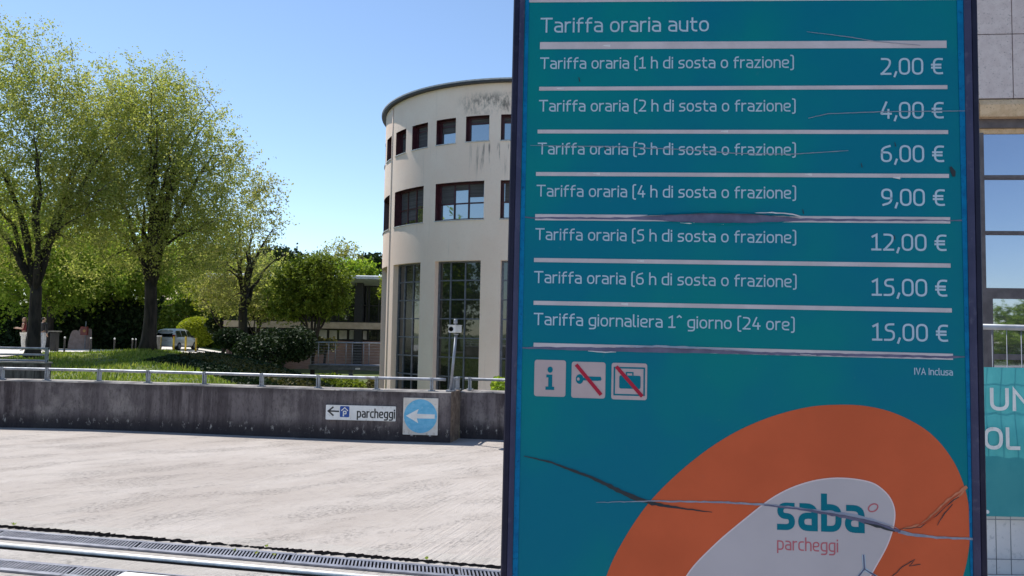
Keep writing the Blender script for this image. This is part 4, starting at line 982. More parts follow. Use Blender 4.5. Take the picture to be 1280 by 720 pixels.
def make_tree(name, base, fork_h, r0, ells, n_limb, n_cl, per, leaf, lmat, bmat, label, bare=0.0, group=None, cat='tree', spread=.55, shell=.42, tdir=(0, 0), up=.5):
    """ells: (centre xyz, radii xyz) crown envelope lumps; trunk > limbs > twigs > leaves"""
    base = np.array(base, float); tr = empty(name, base, label, cat, group)
    ells = [(np.array(c, float), np.array(r, float)) for c, r in ells]
    phs = RNG.uniform(0, 6)
    vol = np.array([np.prod(r) for _, r in ells]); vol = vol/vol.sum()
    def sample(n, inner=.0):
        k = RNG.choice(len(ells), n, p=vol); d = RNG.normal(size=(n, 3)); d /= np.linalg.norm(d, axis=1)[:, None]
        rad = RNG.uniform(inner, 1, n)**shell; th = np.arctan2(d[:, 0], d[:, 1]); rad = rad*(1+.13*np.sin(5*d[:, 2]+phs)*np.sin(4*th+phs*2)+.07*np.sin(9*d[:, 2]-phs)*np.sin(7*th))*np.where(RNG.uniform(size=n) < .06, 1.13, 1)
        return np.array([ells[i][0]+ells[i][1]*dd*rr for i, dd, rr in zip(k, d, rad)])
    mbt = MB(); fork = base+np.array([tdir[0], tdir[1], fork_h])
    tpts = bez(base-np.array([0, 0, .2]), base+np.array([RNG.uniform(-.15, .15), 0, fork_h*.5]), fork, 7)
    trad = [r0*1.5, r0*1.1, r0*.97, r0*.9, r0*.86, r0*.84, r0*.8]
    mbt.tube(tpts, trad, 10)
    pool = []; prad = []
    ccen = sum(c*v for (c, _), v in zip(ells, vol))
    for i in range(n_limb):
        tip = sample(1, .75)[0]
        for _ in range(12):
            if tip[2] > ccen[2]-.15*abs(ells[0][1][2]): break
            tip = sample(1, .75)[0]
        st = fork-np.array([0, 0, RNG.uniform(0, .35)*fork_h*.5]); L = np.linalg.norm(tip-st)
        ctl = st+np.array([(tip[0]-st[0])*.35, (tip[1]-st[1])*.35, (tip[2]-st[2])*.3+L*up*.55])
        pts = bez(st, ctl, tip, 9); pts[1:-1] += RNG.normal(size=(7, 3))*L*.012
        ra = r0*RNG.uniform(.36, .58); rad = ra*(1-np.linspace(0, 1, 9))**1.15+.010
        mbt.tube(pts, list(rad), 7)
        pool += list(pts[2:]); prad += list(rad[2:])
    PAl = list(pool); PR = list(prad); mbw = mbt
    def attach(c, PA):
        dz = c[2]-PA[:, 2]; dist = np.linalg.norm(PA-c, axis=1); cost = dist+np.where(dz < .25*dist, 2.2*(.25*dist-dz), 0)
        j = int(np.argmin(cost)); return j, PA[j], max(dist[j], .15)
    for c in sample(n_limb*6, .45):                       # secondary limbs
        PA = np.array(PAl); j, p0, L = attach(c, PA)
        ctl = p0+(c-p0)*.42+np.array([0, 0, L*.2])+RNG.normal(size=3)*L*.07
        pts = bez(p0, ctl, c, 7); pts[1:-1] += RNG.normal(size=(5, 3))*L*.015; ra = min(PR[j]*.72, .016+L*.024)
        rad = ra*(1-np.linspace(0, 1, 7))**1.1+.008; mbw.tube(pts, list(rad), 5, cap=False); PAl += list(pts[2:]); PR += list(rad[2:])
    cl = sample(n_cl); order = np.argsort(np.linalg.norm(cl-fork, axis=1)); cl = cl[order]
    leaves = []
    for i, c in enumerate(cl):
        if i % 40 == 0: PA = np.array(PAl)
        j, p0, L = attach(c, PA)
        ctl = p0+(c-p0)*.45+np.array([0, 0, L*.14])+RNG.normal(size=3)*L*.09
        pts = bez(p0, ctl, c, 5); ra = min(PR[j]*.7, .010+L*.010)
        mbw.tube(pts, [ra, ra*.8, ra*.6, ra*.42, .005], 4, cap=False)
        PAl += [pts[2], pts[3]]; PR += [ra*.6, ra*.45]
        if RNG.uniform() < bare: continue
        dr = (c-p0)/L; ns = 5; k = max(2, int(per*RNG.uniform(.6, 1.4)/ns))
        for q in range(ns):                               # leafy sprigs along the twig
            t0 = RNG.uniform(.3, 1.0); st = pts[min(4, int(t0*4.99))]
            dd = dr*.55+RNG.normal(size=3)*.55+np.array([0, 0, .18]); dd /= np.linalg.norm(dd)
            u = RNG.uniform(0, 1, k)[:, None]*spread*2.0*RNG.uniform(.6, 1.2)
            leaves.append(st+dd*u+RNG.normal(size=(k, 3))*spread*.17)
    mbt.build('trunk', bmat, tr)
    leaf_mesh('crown', np.concatenate(leaves), leaf, lmat, tr)
    return tr
def ell(px, py, rx_px, ry_px, Y, rd=None):
    c = at(px, py, Y); k = Y/FPX; return (c, (rx_px*k, (rd if rd else rx_px*k*.9), ry_px*k))
def tbase(px, Y):
    q = at(px, 400, Y); return (q[0], Y, float(terr(q[0], Y)))

# the two big spring trees
make_tree('large_tree', tbase(43, 33), 3.1, .27, [ell(25, 200, 112, 155, 33), ell(-70, 220, 85, 130, 33), ell(100, 190, 72, 110, 33.5), ell(25, 90, 78, 62, 33), ell(100, 265, 70, 50, 32.5), ell(135, 235, 48, 85, 33)], 9, 2100, 46, .055, M['leaf_spring'], M['bark'],
          'large spring tree with forked dark trunk at the far left', up=.75, spread=.42, group='large spring trees on the lawn')
make_tree('large_tree', tbase(186, 37), 3.3, .33, [ell(205, 225, 112, 132, 37), ell(165, 165, 88, 95, 37), ell(235, 265, 82, 100, 37), ell(125, 260, 62, 105, 37), ell(190, 130, 65, 52, 37)], 13, 2300, 46, .058, M['leaf_spring'], M['bark'],
          'large spring tree with vase shaped limbs in the middle of the lawn edge', up=.8, spread=.42, group='large spring trees on the lawn')
# third tree, thin with bare twigs at the top
make_tree('park_tree', tbase(303, 48), 4.0, .33, [ell(290, 330, 58, 70, 48), ell(318, 265, 45, 60, 48), ell(270, 350, 50, 48, 47), ell(335, 250, 30, 40, 48)], 7, 760, 32, .08, M['leaf_bare'], M['bark'],
          'sparse budding tree with bare twigs right of the big trees', bare=.42, up=.7, spread=.4)
make_tree('round_tree', tbase(392, 46), 1.9, .17, [ell(392, 362, 50, 40, 46), ell(362, 372, 30, 28, 45.5), ell(415, 368, 28, 32, 46), ell(396, 338, 34, 20, 46)], 7, 620, 60, .085, M['leaf_mid'], M['bark'],
          'dense rounded olive green tree before the low glazed building', up=.5, spread=.33, shell=.5)
make_tree('small_tree', tbase(280, 56), 1.8, .13, [ell(268, 358, 36, 32, 57), ell(292, 372, 30, 22, 56)], 6, 260, 40, .10, M['leaf_lime'], M['bark'],
          'small yellow green tree between the parked car and sparse tree', spread=.4)
make_tree('small_tree', tbase(322, 52), 1.5, .11, [ell(320, 370, 32, 30, 52), ell(345, 385, 26, 18, 51.5)], 6, 280, 40, .10, M['leaf_spring'], M['bark'], 'low yellow green tree in front of the glazed building right of the sparse tree', spread=.4)
make_tree('small_tree', tbase(484, 41), 1.2, .07, [ell(482, 366, 8, 20, 42)], 4, 40, 30, .09, M['leaf_lime'], M['bark'], 'thin yellow green tree peeking out at the left edge of the tower', spread=.18)
# background trees behind the plaza
bgs = [(-30, 58, 300, 80, 92, 'leaf_green'), (62, 54, 325, 82, 70, 'leaf_green'), (148, 60, 335, 72, 66, 'leaf_green'), (238, 80, 330, 62, 66, 'leaf_green'), (325, 72, 362, 45, 42, 'leaf_spring')]
for i, (px, Y, py, rx, ry, lm) in enumerate(bgs):
    make_tree('background_tree', tbase(px, Y), 3.2, .26, [ell(px, py, rx, ry, Y), ell(px-rx*.4, py+ry*.3, rx*.6, ry*.5, Y-1), ell(px+rx*.45, py+ry*.25, rx*.6, ry*.55, Y-1)], 6, 620, 46, .125, M[lm], M['bark'],
              ['leafy green background tree behind the plaza at the far left', 'leafy green background tree between the two large trunks, left one', 'pale leafy background tree behind the middle large trunk', 'green background tree above the parked car', 'pale background tree left of the low building'][i], group='background trees beyond the plaza', spread=.75, up=.4)
# distant trees over the low building
make_tree('distant_tree', tbase(428, 95), 4.5, .25, [ell(428, 322, 26, 22, 95)], 12, 220, 8, .16, M['leaf_bare'], M['barkpale'], 'pale bare distant tree above the low building roof', bare=.35, spread=.5, up=.7)
make_tree('distant_tree', tbase(465, 105), 5, .3, [ell(463, 331, 17, 10, 105), ell(470, 334, 10, 8, 104)], 7, 160, 40, .25, M['leaf_pine'], M['bark'], 'dark distant pine at the left edge of the tower', spread=.5)
make_tree('distant_tree', tbase(352, 110), 5, .3, [ell(345, 322, 30, 12, 110), ell(375, 332, 26, 9, 112)], 7, 160, 30, .25, M['leaf_pine'], M['barkpale'], 'grey green distant tree beyond the round tree', spread=.6)
make_tree('distant_tree', tbase(440, 84), 4, .3, [ell(425, 342, 34, 12, 84), ell(455, 340, 22, 10, 84)], 7, 160, 30, .2, M['leaf_green'], M['bark'], 'low leafy distant tree just behind the low building roof', spread=.6)
# trees left of the picture that the tower glass mirrors
for (x, y) in ((-27, 18), (-31, 10), (-24, 9), (-20, 1), (-33, 24)):
    make_tree('mirrored_tree', (x, y, -.1), 1.6, .3, [((x, y, 5.0), (4.2, 4.2, 4.4)), ((x+1, y, 8.5), (3, 3, 2.8))], 5, 260, 50, .2, M['leaf_green'], M['bark'], 'leafy tree standing left of the yard, seen as a reflection in the tower glass', spread=.7, group='trees mirrored in the tower windows')

mt0 = [o for o in bpy.data.objects if o.name.startswith('mirrored_tree')][0]
for (x, y) in ((24, -30), (32, -35), (40, -31), (17, -37), (9, -40), (0, -38), (-9, -41)):
    o = copy_tree(mt0); o.location = (x, y, -.1); o.scale = (.9, .9, .36); o.rotation_euler = (0, 0, x*.7)
    o['label'] = 'leafy tree behind the photographer, seen only as a reflection in the right-hand window'; o['group'] = 'trees mirrored in the right-hand window'
def shrub(name, px, py_top, py_bot, rx_px, Y, n, leaf, lmat, label, cat='shrub', rd=1.6, top=None, group=None, lumps=7, dome=False):
    k = Y/FPX; c = at(px, (py_top+py_bot)/2, Y); H = (py_bot-py_top)*k; W = rx_px*k; zb = float(terr(c[0], Y))
    z0 = at(px, py_bot, Y)[2]
    e = empty(name, (c[0], Y, z0), label, cat, group)
    pts = []
    L = [(0, 0, 0, 1.0)] if dome else [(RNG.uniform(-.62, .62), RNG.uniform(-.5, .5), RNG.uniform(-.2, .25), RNG.uniform(.42, .62)) for _ in range(lumps)]
    for a, b_, z_, r_ in L:
        m_ = n//len(L); d = RNG.normal(size=(m_, 3)); d /= np.linalg.norm(d, axis=1)[:, None]; rr = RNG.uniform(.72 if dome else .5, 1.02, m_)[:, None]**.6
        pts.append(np.array([c[0]+a*W, Y+b_*rd, z0+H*(.5+z_*.6)])+d*rr*np.array([W*r_, rd*r_, H*.5*(1 if dome else r_*1.15)]))
    pts = np.concatenate(pts); pts = pts[pts[:, 2] > z0-.05]
    leaf_mesh('foliage', pts, leaf, lmat, e, up_bias=.6)
    mb = MB()
    for _ in range(7):
        a = random.uniform(0, 6.28); mb.tube([(c[0]+.1*math.cos(a), Y+.1*math.sin(a), z0-.35), (c[0]+W*.3*math.cos(a), Y+rd*.3*math.sin(a), z0+H*.5)], [.03, .012], 5)
    mb.build('stem', M['bark'], e)
    return e
shrub('clipped_bush', 247, 396, 433, 25, 65, 12000, .085, M['leaf_lime'], 'bright green clipped dome bush beside the silver car', rd=1.6, dome=True)
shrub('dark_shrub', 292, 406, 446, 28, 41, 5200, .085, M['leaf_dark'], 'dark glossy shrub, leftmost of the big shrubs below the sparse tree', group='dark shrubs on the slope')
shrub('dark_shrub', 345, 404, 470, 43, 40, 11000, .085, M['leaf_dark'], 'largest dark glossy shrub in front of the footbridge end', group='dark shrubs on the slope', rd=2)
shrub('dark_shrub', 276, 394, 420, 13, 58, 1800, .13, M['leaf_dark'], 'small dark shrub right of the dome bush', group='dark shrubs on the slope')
shrub('slope_bush', 412, 462, 496, 24, 38, 3000, .09, M['leaf_mid'], 'fresh green bush below the footbridge deck, left one', group='green bushes under the footbridge')
shrub('slope_bush', 445, 470, 498, 20, 37, 2600, .09, M['leaf_mid'], 'fresh green bush below the footbridge deck, right one', group='green bushes under the footbridge')
shrub('slope_bush', 468, 470, 500, 14, 41, 1800, .09, M['leaf_olive'], 'dry olive bush below the footbridge beside the tower', group='green bushes under the footbridge')
shrub('slope_bush', 405, 418, 448, 13, 47, 900, .10, M['leaf_olive'], 'thin olive bush growing beside the footbridge railing', group='green bushes under the footbridge')
shrub('tower_bush', 626, 470, 500, 12, 27, 1500, .08, M['leaf_green'], 'bright green bush at the foot of the tower next to the totem')
# clipped hedge running down the slope
def hedge_run(pts_px, label, lower, leaf_low, leaf_top, n, dep=1.5):
    P_ = [at(x, y, Y) for x, y, Y in pts_px]
    e = empty('sloping_hedge', (P_[1][0], P_[1][1], float(terr(P_[1][0], P_[1][1]))), label, 'hedge'); low = []; top = []
    seg = [np.linalg.norm(b-a) for a, b in zip(P_[:-1], P_[1:])]; cum = np.concatenate([[0], np.cumsum(seg)])
    s = RNG.uniform(0, cum[-1], n); C3 = np.array([[np.interp(q, cum, [p[i] for p in P_]) for i in range(3)] for q in s])
    zg = terr(C3[:, 0], C3[:, 1])-.25; h_ = np.maximum(.3, C3[:, 2]-zg)
    ph = RNG.uniform(0, math.pi, n); rr = RNG.uniform(.8, 1.02, n)
    Q = np.stack([C3[:, 0]+.0*ph, C3[:, 1]-np.cos(ph)*dep*rr, zg+np.sin(ph)**.6*h_*rr], 1)
    istop = (np.sin(ph) > .93) & (RNG.uniform(size=n) < .85)
    leaf_mesh('foliage', Q[~istop], .085, M[leaf_low], e, up_bias=.2); leaf_mesh('dry_top', Q[istop], .075, M[leaf_top], e, up_bias=.8)
    return e
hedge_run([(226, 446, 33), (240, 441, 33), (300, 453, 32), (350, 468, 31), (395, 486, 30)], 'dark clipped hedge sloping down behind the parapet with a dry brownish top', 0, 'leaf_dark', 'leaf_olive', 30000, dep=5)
# dark hedge bank behind the plaza
def bank(px0, px1, pyt, Y, n, label, lm, dep=2.5, leaf=.2):
    a, b_ = at(px0, pyt, Y), at(px1, pyt, Y); z0 = -.4
    e = empty('hedge_bank', ((a[0]+b_[0])/2, Y, z0), label, 'hedge')
    x = RNG.uniform(a[0], b_[0], n); h_ = a[2]-z0; hh = h_*(.82+.10*np.sin(x*.7)+.08*np.sin(x*1.9+1)); ph = RNG.uniform(.0, 1, n)
    z = z0+hh*ph**.8; y = Y-dep*np.sqrt(np.clip(1-(ph*.97)**2, 0, 1))*RNG.uniform(.85, 1.03, n)+RNG.normal(size=n)*.15
    leaf_mesh('foliage', np.stack([x, y, z], 1), leaf, M[lm], e, up_bias=.1)
    mb = MB(); mb.box(a[0]+1.5, b_[0]-2.2, Y-.2, Y+1.2, z0, z0+h_*.5); mb.build('dark_core', M['bark'], e)  # solid dark box added as the hedge's unlit interior
    return e
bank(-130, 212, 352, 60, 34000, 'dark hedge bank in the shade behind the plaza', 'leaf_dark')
bank(200, 335, 372, 78, 9000, 'dark hedge far behind the parked car', 'leaf_mid')
# far wood closing the view
xs = RNG.uniform(-95, 70, 26000); ys = RNG.uniform(118, 130, 26000); hh = 7.5+2.2*np.sin(xs*.11)+1.4*np.sin(xs*.37+2)+.7*np.sin(xs*1.1)
zz_ = hh*RNG.uniform(0, 1, 26000)**.6-1
tag(leaf_mesh('far_wood', np.stack([xs, ys, zz_], 1), .75, M['leaf_mid'], None, loc=(0, 124, -1)), 'far green wood closing the view behind the low building', 'wood', kind='stuff')

# lawn grass blades
n = 46000; gxx = RNG.uniform(-24, 2, n); gyy = RNG.uniform(17.5, 44, n)
uu = gxx+.42*gyy; pxr_ = np.interp(gyy, pys, pxr, left=-99); keep = (gxx > pxr_) & (uu < 14); gxx, gyy = gxx[keep], gyy[keep]
n = len(gxx); gz = terr(gxx, gyy); hgt = RNG.uniform(.05, .16, n)*(1+.6*np.sin(gxx*1.7)*np.sin(gyy*1.3)); an = RNG.uniform(0, 6.283, n); wd = .035
tipx = RNG.normal(size=n)*.05; tipy = RNG.normal(size=n)*.05
V = np.stack([np.stack([gxx-np.cos(an)*wd, gyy-np.sin(an)*wd, gz-.01], 1), np.stack([gxx+np.cos(an)*wd, gyy+np.sin(an)*wd, gz-.01], 1), np.stack([gxx+tipx, gyy+tipy, gz+hgt], 1)], 1).reshape(-1, 3)
me = bpy.data.meshes.new('lawn_grass'); me.vertices.add(3*n); me.loops.add(3*n); me.polygons.add(n)
me.vertices.foreach_set('co', V.ravel().astype(np.float32)); me.loops.foreach_set('vertex_index', np.arange(3*n, dtype=np.int32)); me.polygons.foreach_set('loop_start', np.arange(0, 3*n, 3, dtype=np.int32)); me.polygons.foreach_set('loop_total', np.full(n, 3, dtype=np.int32)); me.update(); me.materials.append(M['grass'])
go = bpy.data.objects.new('lawn_grass', me); COL.objects.link(go); tag(go, 'short grass on the lawn under the big trees', 'grass', kind='stuff')

# ------------------------------------------------------------------ low building behind the slope
LB = empty('low_glazed_building', (at(400, 410, 56)[0], 58, -2.5), 'low modern building with pale roof, dark glazing and tan beam', 'building')
def X_(px, Y): return at(px, 412, Y)[0]
def Z_(px, py, Y): return at(px, py, Y)[2]
BY = 56
M['fascia'] = noisy('pale_metal_roof', (.50, .53, .56), (.62, .65, .68), 2, .5); M['tanbeam'] = noisy('tan_concrete_beam', (.44, .35, .26), (.54, .44, .34), 3, .85)
M['brickpink'] = noisy('pinkish_brick', (.32, .19, .155), (.40, .255, .21), 2.5, .9, stretch=(1, 1, 6)); M['palepanel'] = noisy('pale_blind_panel', (.5, .49, .46), (.6, .59, .56), 3, .7)
x0, x1 = X_(285, BY), X_(560, BY)
zr0, zr1 = Z_(455, 357, BY), Z_(455, 345.5, BY)
mb = MB(); mb.loft([[(x, y, z) for y, z in ((BY-2.0, zr0+.35), (BY-2.0, zr0+.55), (BY+4, zr1+.35), (BY+12, zr1+.35), (BY+12, zr0), (BY, zr0))] for x in (x0-1, x1+1)], cap=True); mb.build('roof', M['fascia'], LB)
zb0, zb1 = Z_(400, 410.5, BY), Z_(400, 402.5, BY)
mb = MB(); mb.box(x0, x1, BY-.9, BY+.5, zb0, zb1); mb.build('floor_beam', M['tanbeam'], LB)
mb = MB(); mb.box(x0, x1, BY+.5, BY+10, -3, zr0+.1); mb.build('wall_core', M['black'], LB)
mb = MB(); mb.box(x0, x1, BY-.2, BY+.45, -3, Z_(450, 426.5, BY)); mb.build('brick_wall', M['brickpink'], LB)
nb = 11; step = (x1-x0)/nb
for i in range(nb):
    xa, xb = x0+step*i, x0+step*(i+1)
    for lvl, (za, zb2) in enumerate(((zb1+.02, zr0-.02), (Z_(450, 426, BY), zb0-.02))):
        f_ = MB(); t_2 = .07
        f_.box(xa, xa+t_2, BY, BY+.12, za, zb2); f_.box(xb-t_2, xb, BY, BY+.12, za, zb2); f_.box(xa+t_2, xb-t_2, BY, BY+.12, za, za+t_2); f_.box(xa+t_2, xb-t_2, BY, BY+.12, zb2-t_2, zb2)
        xm = (xa+xb)/2; f_.box(xm-.04, xm+.04, BY+.01, BY+.11, za+t_2, zb2-t_2)
        if lvl == 0: f_.box(xa+t_2, xb-t_2, BY+.012, BY+.10, za+1.2, za+1.27)
        w_ = f_.build('window', M['darkiron'], LB)
        g_ = MB(); g_.quad((xa+t_2, BY+.06, za+t_2), (xb-t_2, BY+.06, za+t_2), (xb-t_2, BY+.06, zb2-t_2), (xa+t_2, BY+.06, zb2-t_2)); g_.build('pane', M['glassfar'] , w_)
        if lvl == 1 and i in (3, 4, 5, 6):
            g_ = MB()
            for k_ in (0, 1):
                xa2 = xa+.1+k_*step/2; g_.quad((xa2, BY+.04, za+.1), (xa2+step/2-.18, BY+.04, za+.1), (xa2+step/2-.18, BY+.04, zb2-.1), (xa2, BY+.04, zb2-.1))
            g_.build('blind', M['palepanel'], w_)
for px in (448, 350, 305):
    x = X_(px, BY-.6); mb = MB(); mb.box(x-.28, x+.28, BY-.85, BY-.3, zb1+.01, zr0+.3); mb.box(x-.28, x+.28, BY-.85, BY-.3, -3, zb0-.01); mb.build('column', M['darkiron'], LB)
# pink house glimpsed behind the trees
ph_ = empty('pink_house', (X_(228, 84), 86, -.3), 'pinkish house glimpsed between the tree trunks behind the car', 'building')
hx0, hx1 = X_(196, 84), X_(300, 84); M['pinkwall'] = noisy('pink_render', (.42, .27, .22), (.5, .34, .28), 1.5, .9)
mb = MB(); mb.box(hx0, hx1, 84, 92, -.5, 4.6); mb.build('wall', M['pinkwall'], ph_)
mb = MB(); mb.loft([[(x, y, z) for y, z in ((83.5, 4.6), (88, 6.2), (92.5, 4.6))] for x in (hx0-.5, hx1+.5)], cap=True); mb.build('roof', M['tanbeam'], ph_)
for k in range(3):
    xx = hx0+1.6+k*2.9; mb = MB(); mb.box(xx, xx+1.1, 83.95, 83.999, 1.4, 3.0); mb.build('window', M['glassfar'], ph_)

# ------------------------------------------------------------------ footbridge
FB = 44; fb = empty('footbridge', (at(430, 460, FB)[0], FB, float(terr(at(430, 460, FB)[0], FB))), 'grey steel footbridge with slim railing crossing to the tower', 'footbridge')
xa, xb = at(386, 458, FB)[0], at(478, 458, FB)[0]; zd1 = at(430, 456.5, FB)[2]; zd0 = at(430, 462.5, FB)[2]; zh = at(430, 428.5, FB)[2]
M['deck'] = noisy('deck_steel', (.12, .13, .15), (.19, .2, .225), 5, .6, .3)
mb = MB(); mb.box(xa, xb, FB-.06, FB+1.8, zd0, zd1); mb.frame((xa, FB-.12, zd1-.06), (xb-xa, 0, 0), (0, .06, 0), (0, 0, .06)); mb.build('deck', M['deck'], fb)
for yy in (FB, FB+1.7):
    mb = MB(); mb.tube([(xa, yy, zh), (xb, yy, zh)], .035, 8); mb.build('handrail', M['galv'], fb)
    for k in range(5):
        x = xa+.1+(xb-xa-.2)*k/4; mb = MB(); mb.tube([(x, yy, zd1), (x, yy, zh)], .026, 6); mb.build('post', M['greysteel'], fb)
    mb = MB()
    for k in range(1, 8): mb.tube([(xa, yy, zd1+(zh-zd1)*k/8), (xb, yy, zd1+(zh-zd1)*k/8)], .006, 4)
    mb.build('infill_wires', M['greysteel'], fb)
for px in (418, 437):
    x = at(px, 475, FB)[0]; mb = MB(); mb.box(x-.11, x+.11, FB+.2, FB+.45, -3, zd0-.002); mb.build('column', M['deck'], fb)
mb = MB(); p0 = at(447, 461, FB-.13); mb.box(p0[0]-.13, p0[0]+.13, FB-.14, FB-.062, p0[2]-.05, p0[2]+.05); mb.build('lamp_box', M['white'], fb)

# ------------------------------------------------------------------ far-left low wall with three-bar railing
LY = 18.0; lx0, lx1 = at(-160, 450, LY)[0], at(55, 450, LY)[0]
zt_ = at(20, 453, LY)[2]
lw = empty('retaining_wall', (lx1-3, LY, -.1), 'dark purplish low retaining wall at the far left edge', 'wall')
mb = MB(); mb.box(lx0, lx1, LY, LY+.3, -.2, zt_-.02); mb.build('wall_body', M['parapet'], lw, loc=(lx1, LY, 0.0))
mb = MB(); mb.box(lx0-.02, lx1+.02, LY-.02, LY+.32, zt_-.019, zt_+.01); mb.build('wall_top', M['cap'], lw)
lr = empty('bar_railing', (lx1-3, LY+.15, zt_), 'three bar blue grey railing on the far left retaining wall', 'railing')
for y_ in (435, 443, 450.5):
    mb = MB(); z_ = at(20, y_, LY+.15)[2]; mb.tube([(lx0, LY+.15, z_), (lx1, LY+.15, z_)], .024, 8); mb.build('bar', M['greysteel'], lr)
for x in (lx1-.03, lx1-1.9, lx1-3.8):
    mb = MB(); mb.box(x-.03, x+.03, LY+.12, LY+.18, zt_+.011, at(20, 434, LY)[2]); mb.build('post', M['greysteel'], lr)

# ------------------------------------------------------------------ bollards, posts and plaza furniture
def bollard0():
    e = empty('bollard', (0, 0, 0), 'x', 'bollard', 'dark bollards along the plaza edge')
    b = MB(); b.lathe((0, 0, 0), [(.055, 0), (.055, .04), (.042, .06), (.04, .66), (.05, .67), (.05, .70), (.03, .72)], 12); b.build('shaft', M['darkiron'], e)
    b = MB(); b.lathe((0, 0, .72), [(.03, 0), (.05, .03), (.05, .06), (.03, .09), (.005, .10)], 12); b.build('cap', M['white'], e)
    return e
labs = ['white capped dark bollard left of the red sign box', 'white capped dark bollard just right of the pink stone block', 'white capped dark bollard midway between stone block and middle trunk', 'white capped dark bollard, left of the close pair by the middle trunk', 'white capped dark bollard, right of the close pair by the middle trunk', 'white capped dark bollard touching the left side of the middle trunk']
proto = bollard0()
for i, (px, Y, lb) in enumerate(zip((80.7, 113.3, 143, 165.5, 169.7, 176.8), (42, 43.5, 45, 46, 50, 47), labs)):
    o = proto if i == 0 else copy_tree(proto)
    o.location = (at(px, 430, Y)[0], Y, float(terr(at(px, 430, Y)[0], Y))+.05); o['label'] = lb
def ypost():
    e = empty('yellow_post', (0, 0, 0), 'x', 'post', 'yellow posts around the parked car'); M['yellow'] = noisy('yellow_paint', (.62, .42, .03), (.7, .5, .06), 8, .5)
    b = MB(); b.lathe((0, 0, 0), [(.07, 0), (.07, 1.0), (.055, 1.03), (.01, 1.04)], 12); b.build('shaft', M['yellow'], e)
    b = MB(); b.lathe((0, 0, 0), [(.12, 0), (.12, .02), (.071, .03)], 12); b.build('foot', M['darkiron'], e)
    return e
yp = ypost()
for i, (px, Y, lb) in enumerate(((200.5, 56, 'yellow post at the left rear corner of the silver car'), (217, 55.5, 'yellow post in front of the silver car tailgate'), (232, 55.5, 'yellow post beside the silver car rear wheel'), (245, 57, 'yellow post by the dome bush right of the car'))):
    o = yp if i == 0 else copy_tree(yp); o.location = (at(px, 430, Y)[0], Y, float(terr(at(px, 430, Y)[0], Y))+.05); o['label'] = lb
# litter bin pillar
Y = 39.5; p = at(68, 430, Y); zb = float(terr(p[0], Y))+.05
lb_ = empty('litter_bin', (p[0], Y, zb), 'dark square litter bin pillar right of the left tree', 'bin')
mb = MB(); mb.bbox(p[0]-.15, p[0]+.15, Y-.15, Y+.15, zb, zb+.98, .02); mb.build('body', M['darkiron'], lb_)
M['bincap'] = plain('grey_bin_cap', (.16, .16, .15), .6); mb = MB(); mb.loft([[(p[0]-.24, Y-.2, zb+1.0), (p[0]+.22, Y-.2, zb+1.0), (p[0]+.22, Y+.2, zb+1.0), (p[0]-.24, Y+.2, zb+1.0)], [(p[0]-.26, Y-.22, zb+1.06), (p[0]+.24, Y-.22, zb+1.06), (p[0]+.24, Y+.22, zb+1.06), (p[0]-.26, Y+.22, zb+1.06)]], cap=True); mb.build('lid', M['bincap'], lb_)
Y = 50; p = at(195, 428, Y); zb = float(terr(p[0], Y))+.05
lb2 = empty('grey_pillar', (p[0], Y, zb), 'grey pillar with pale cap between middle trunk and car', 'pillar')
mb = MB(); mb.bbox(p[0]-.22, p[0]+.22, Y-.2, Y+.2, zb, zb+.95, .02); mb.build('body', M['bincap'], lb2)
mb = MB(); mb.bbox(p[0]-.27, p[0]+.27, Y-.25, Y+.25, zb+.951, zb+1.03, .015); mb.build('cap', M['plinth'], lb2)
# pink stone block and red box
Y = 54; M['pinkstone'] = noisy('pink_stone', (.32, .22, .20), (.42, .30, .27), 3, .9, bmp=.4)
pts = [(84.5, 433), (85.5, 427), (88, 418), (91, 413), (95, 412.5), (98, 414), (100, 411), (107, 410.5), (107.5, 433.5)]
q = [at(x, y, Y) for x, y in pts]; zb = float(terr(q[0][0], Y))
sbk = MB(); sbk.loft([[(v[0], v[1], max(v[2], zb) if i not in (0, 8) else zb) for i, v in enumerate(q)], [(v[0]+.05, v[1]+.7, max(v[2]-.03, zb) if i not in (0, 8) else zb) for i, v in enumerate(q)]], cap=True)
tag(sbk.build('stone_block', M['pinkstone']), 'pink stepped stone block with a red box in front', 'stone block')
c = at(105.5, 413.5, Y-.35); M['redbox'] = noisy('red_enamel', (.16, .018, .015), (.22, .026, .02), 5, .4)
rx_ = empty('red_box', (c[0], Y-.35, zb), 'small dark red box sign on a thin pole by the stone block', 'box')
mb = MB(); mb.bbox(c[0]-.25, c[0]+.25, Y-.45, Y-.25, c[2]-.30, c[2]+.30, .03); mb.build('case', M['redbox'], rx_)
mb = MB(); mb.lathe((c[0]+.0, Y-.20, zb), [(.03, 0), (.03, 2.0), (.01, 2.02)], 8); mb.build('pole', M['galv'], rx_)
M['ochre'] = plain('ochre_emblem', (.42, .2, .04), .5); mb = MB(); mb.lathe((0, 0, 0), [(.1, 0), (.1, .012)], 12); o = mb.build('badge', M['ochre'], rx_, loc=(0, 0, 0)); o.location = (0.05, -.1, c[2]-zb); o.rotation_euler = (math.radians(90), 0, 0)

# ------------------------------------------------------------------ silver minivan
CY = 61; cpos = at(221, 425, CY); czb = float(terr(cpos[0], CY))+.05
car = empty('parked_car', (0, 0, 0), 'silver minivan parked behind yellow posts by the dome bush', 'car')
M['silver'] = noisy('silver_car_paint', (.72, .73, .74), (.78, .79, .80), 2, .28, .2); M['carglass'] = glassmat('car_glass', (.01, .012, .015), .16); M['tyre'] = plain('tyre_rubber', (.02, .02, .02), .85); M['taillight'] = plain('red_lens', (.35, .012, .01), .25); M['plate'] = plain('plate_white', (.6, .6, .58), .5); M['trim'] = plain('dark_trim', (.04, .04, .045), .6)
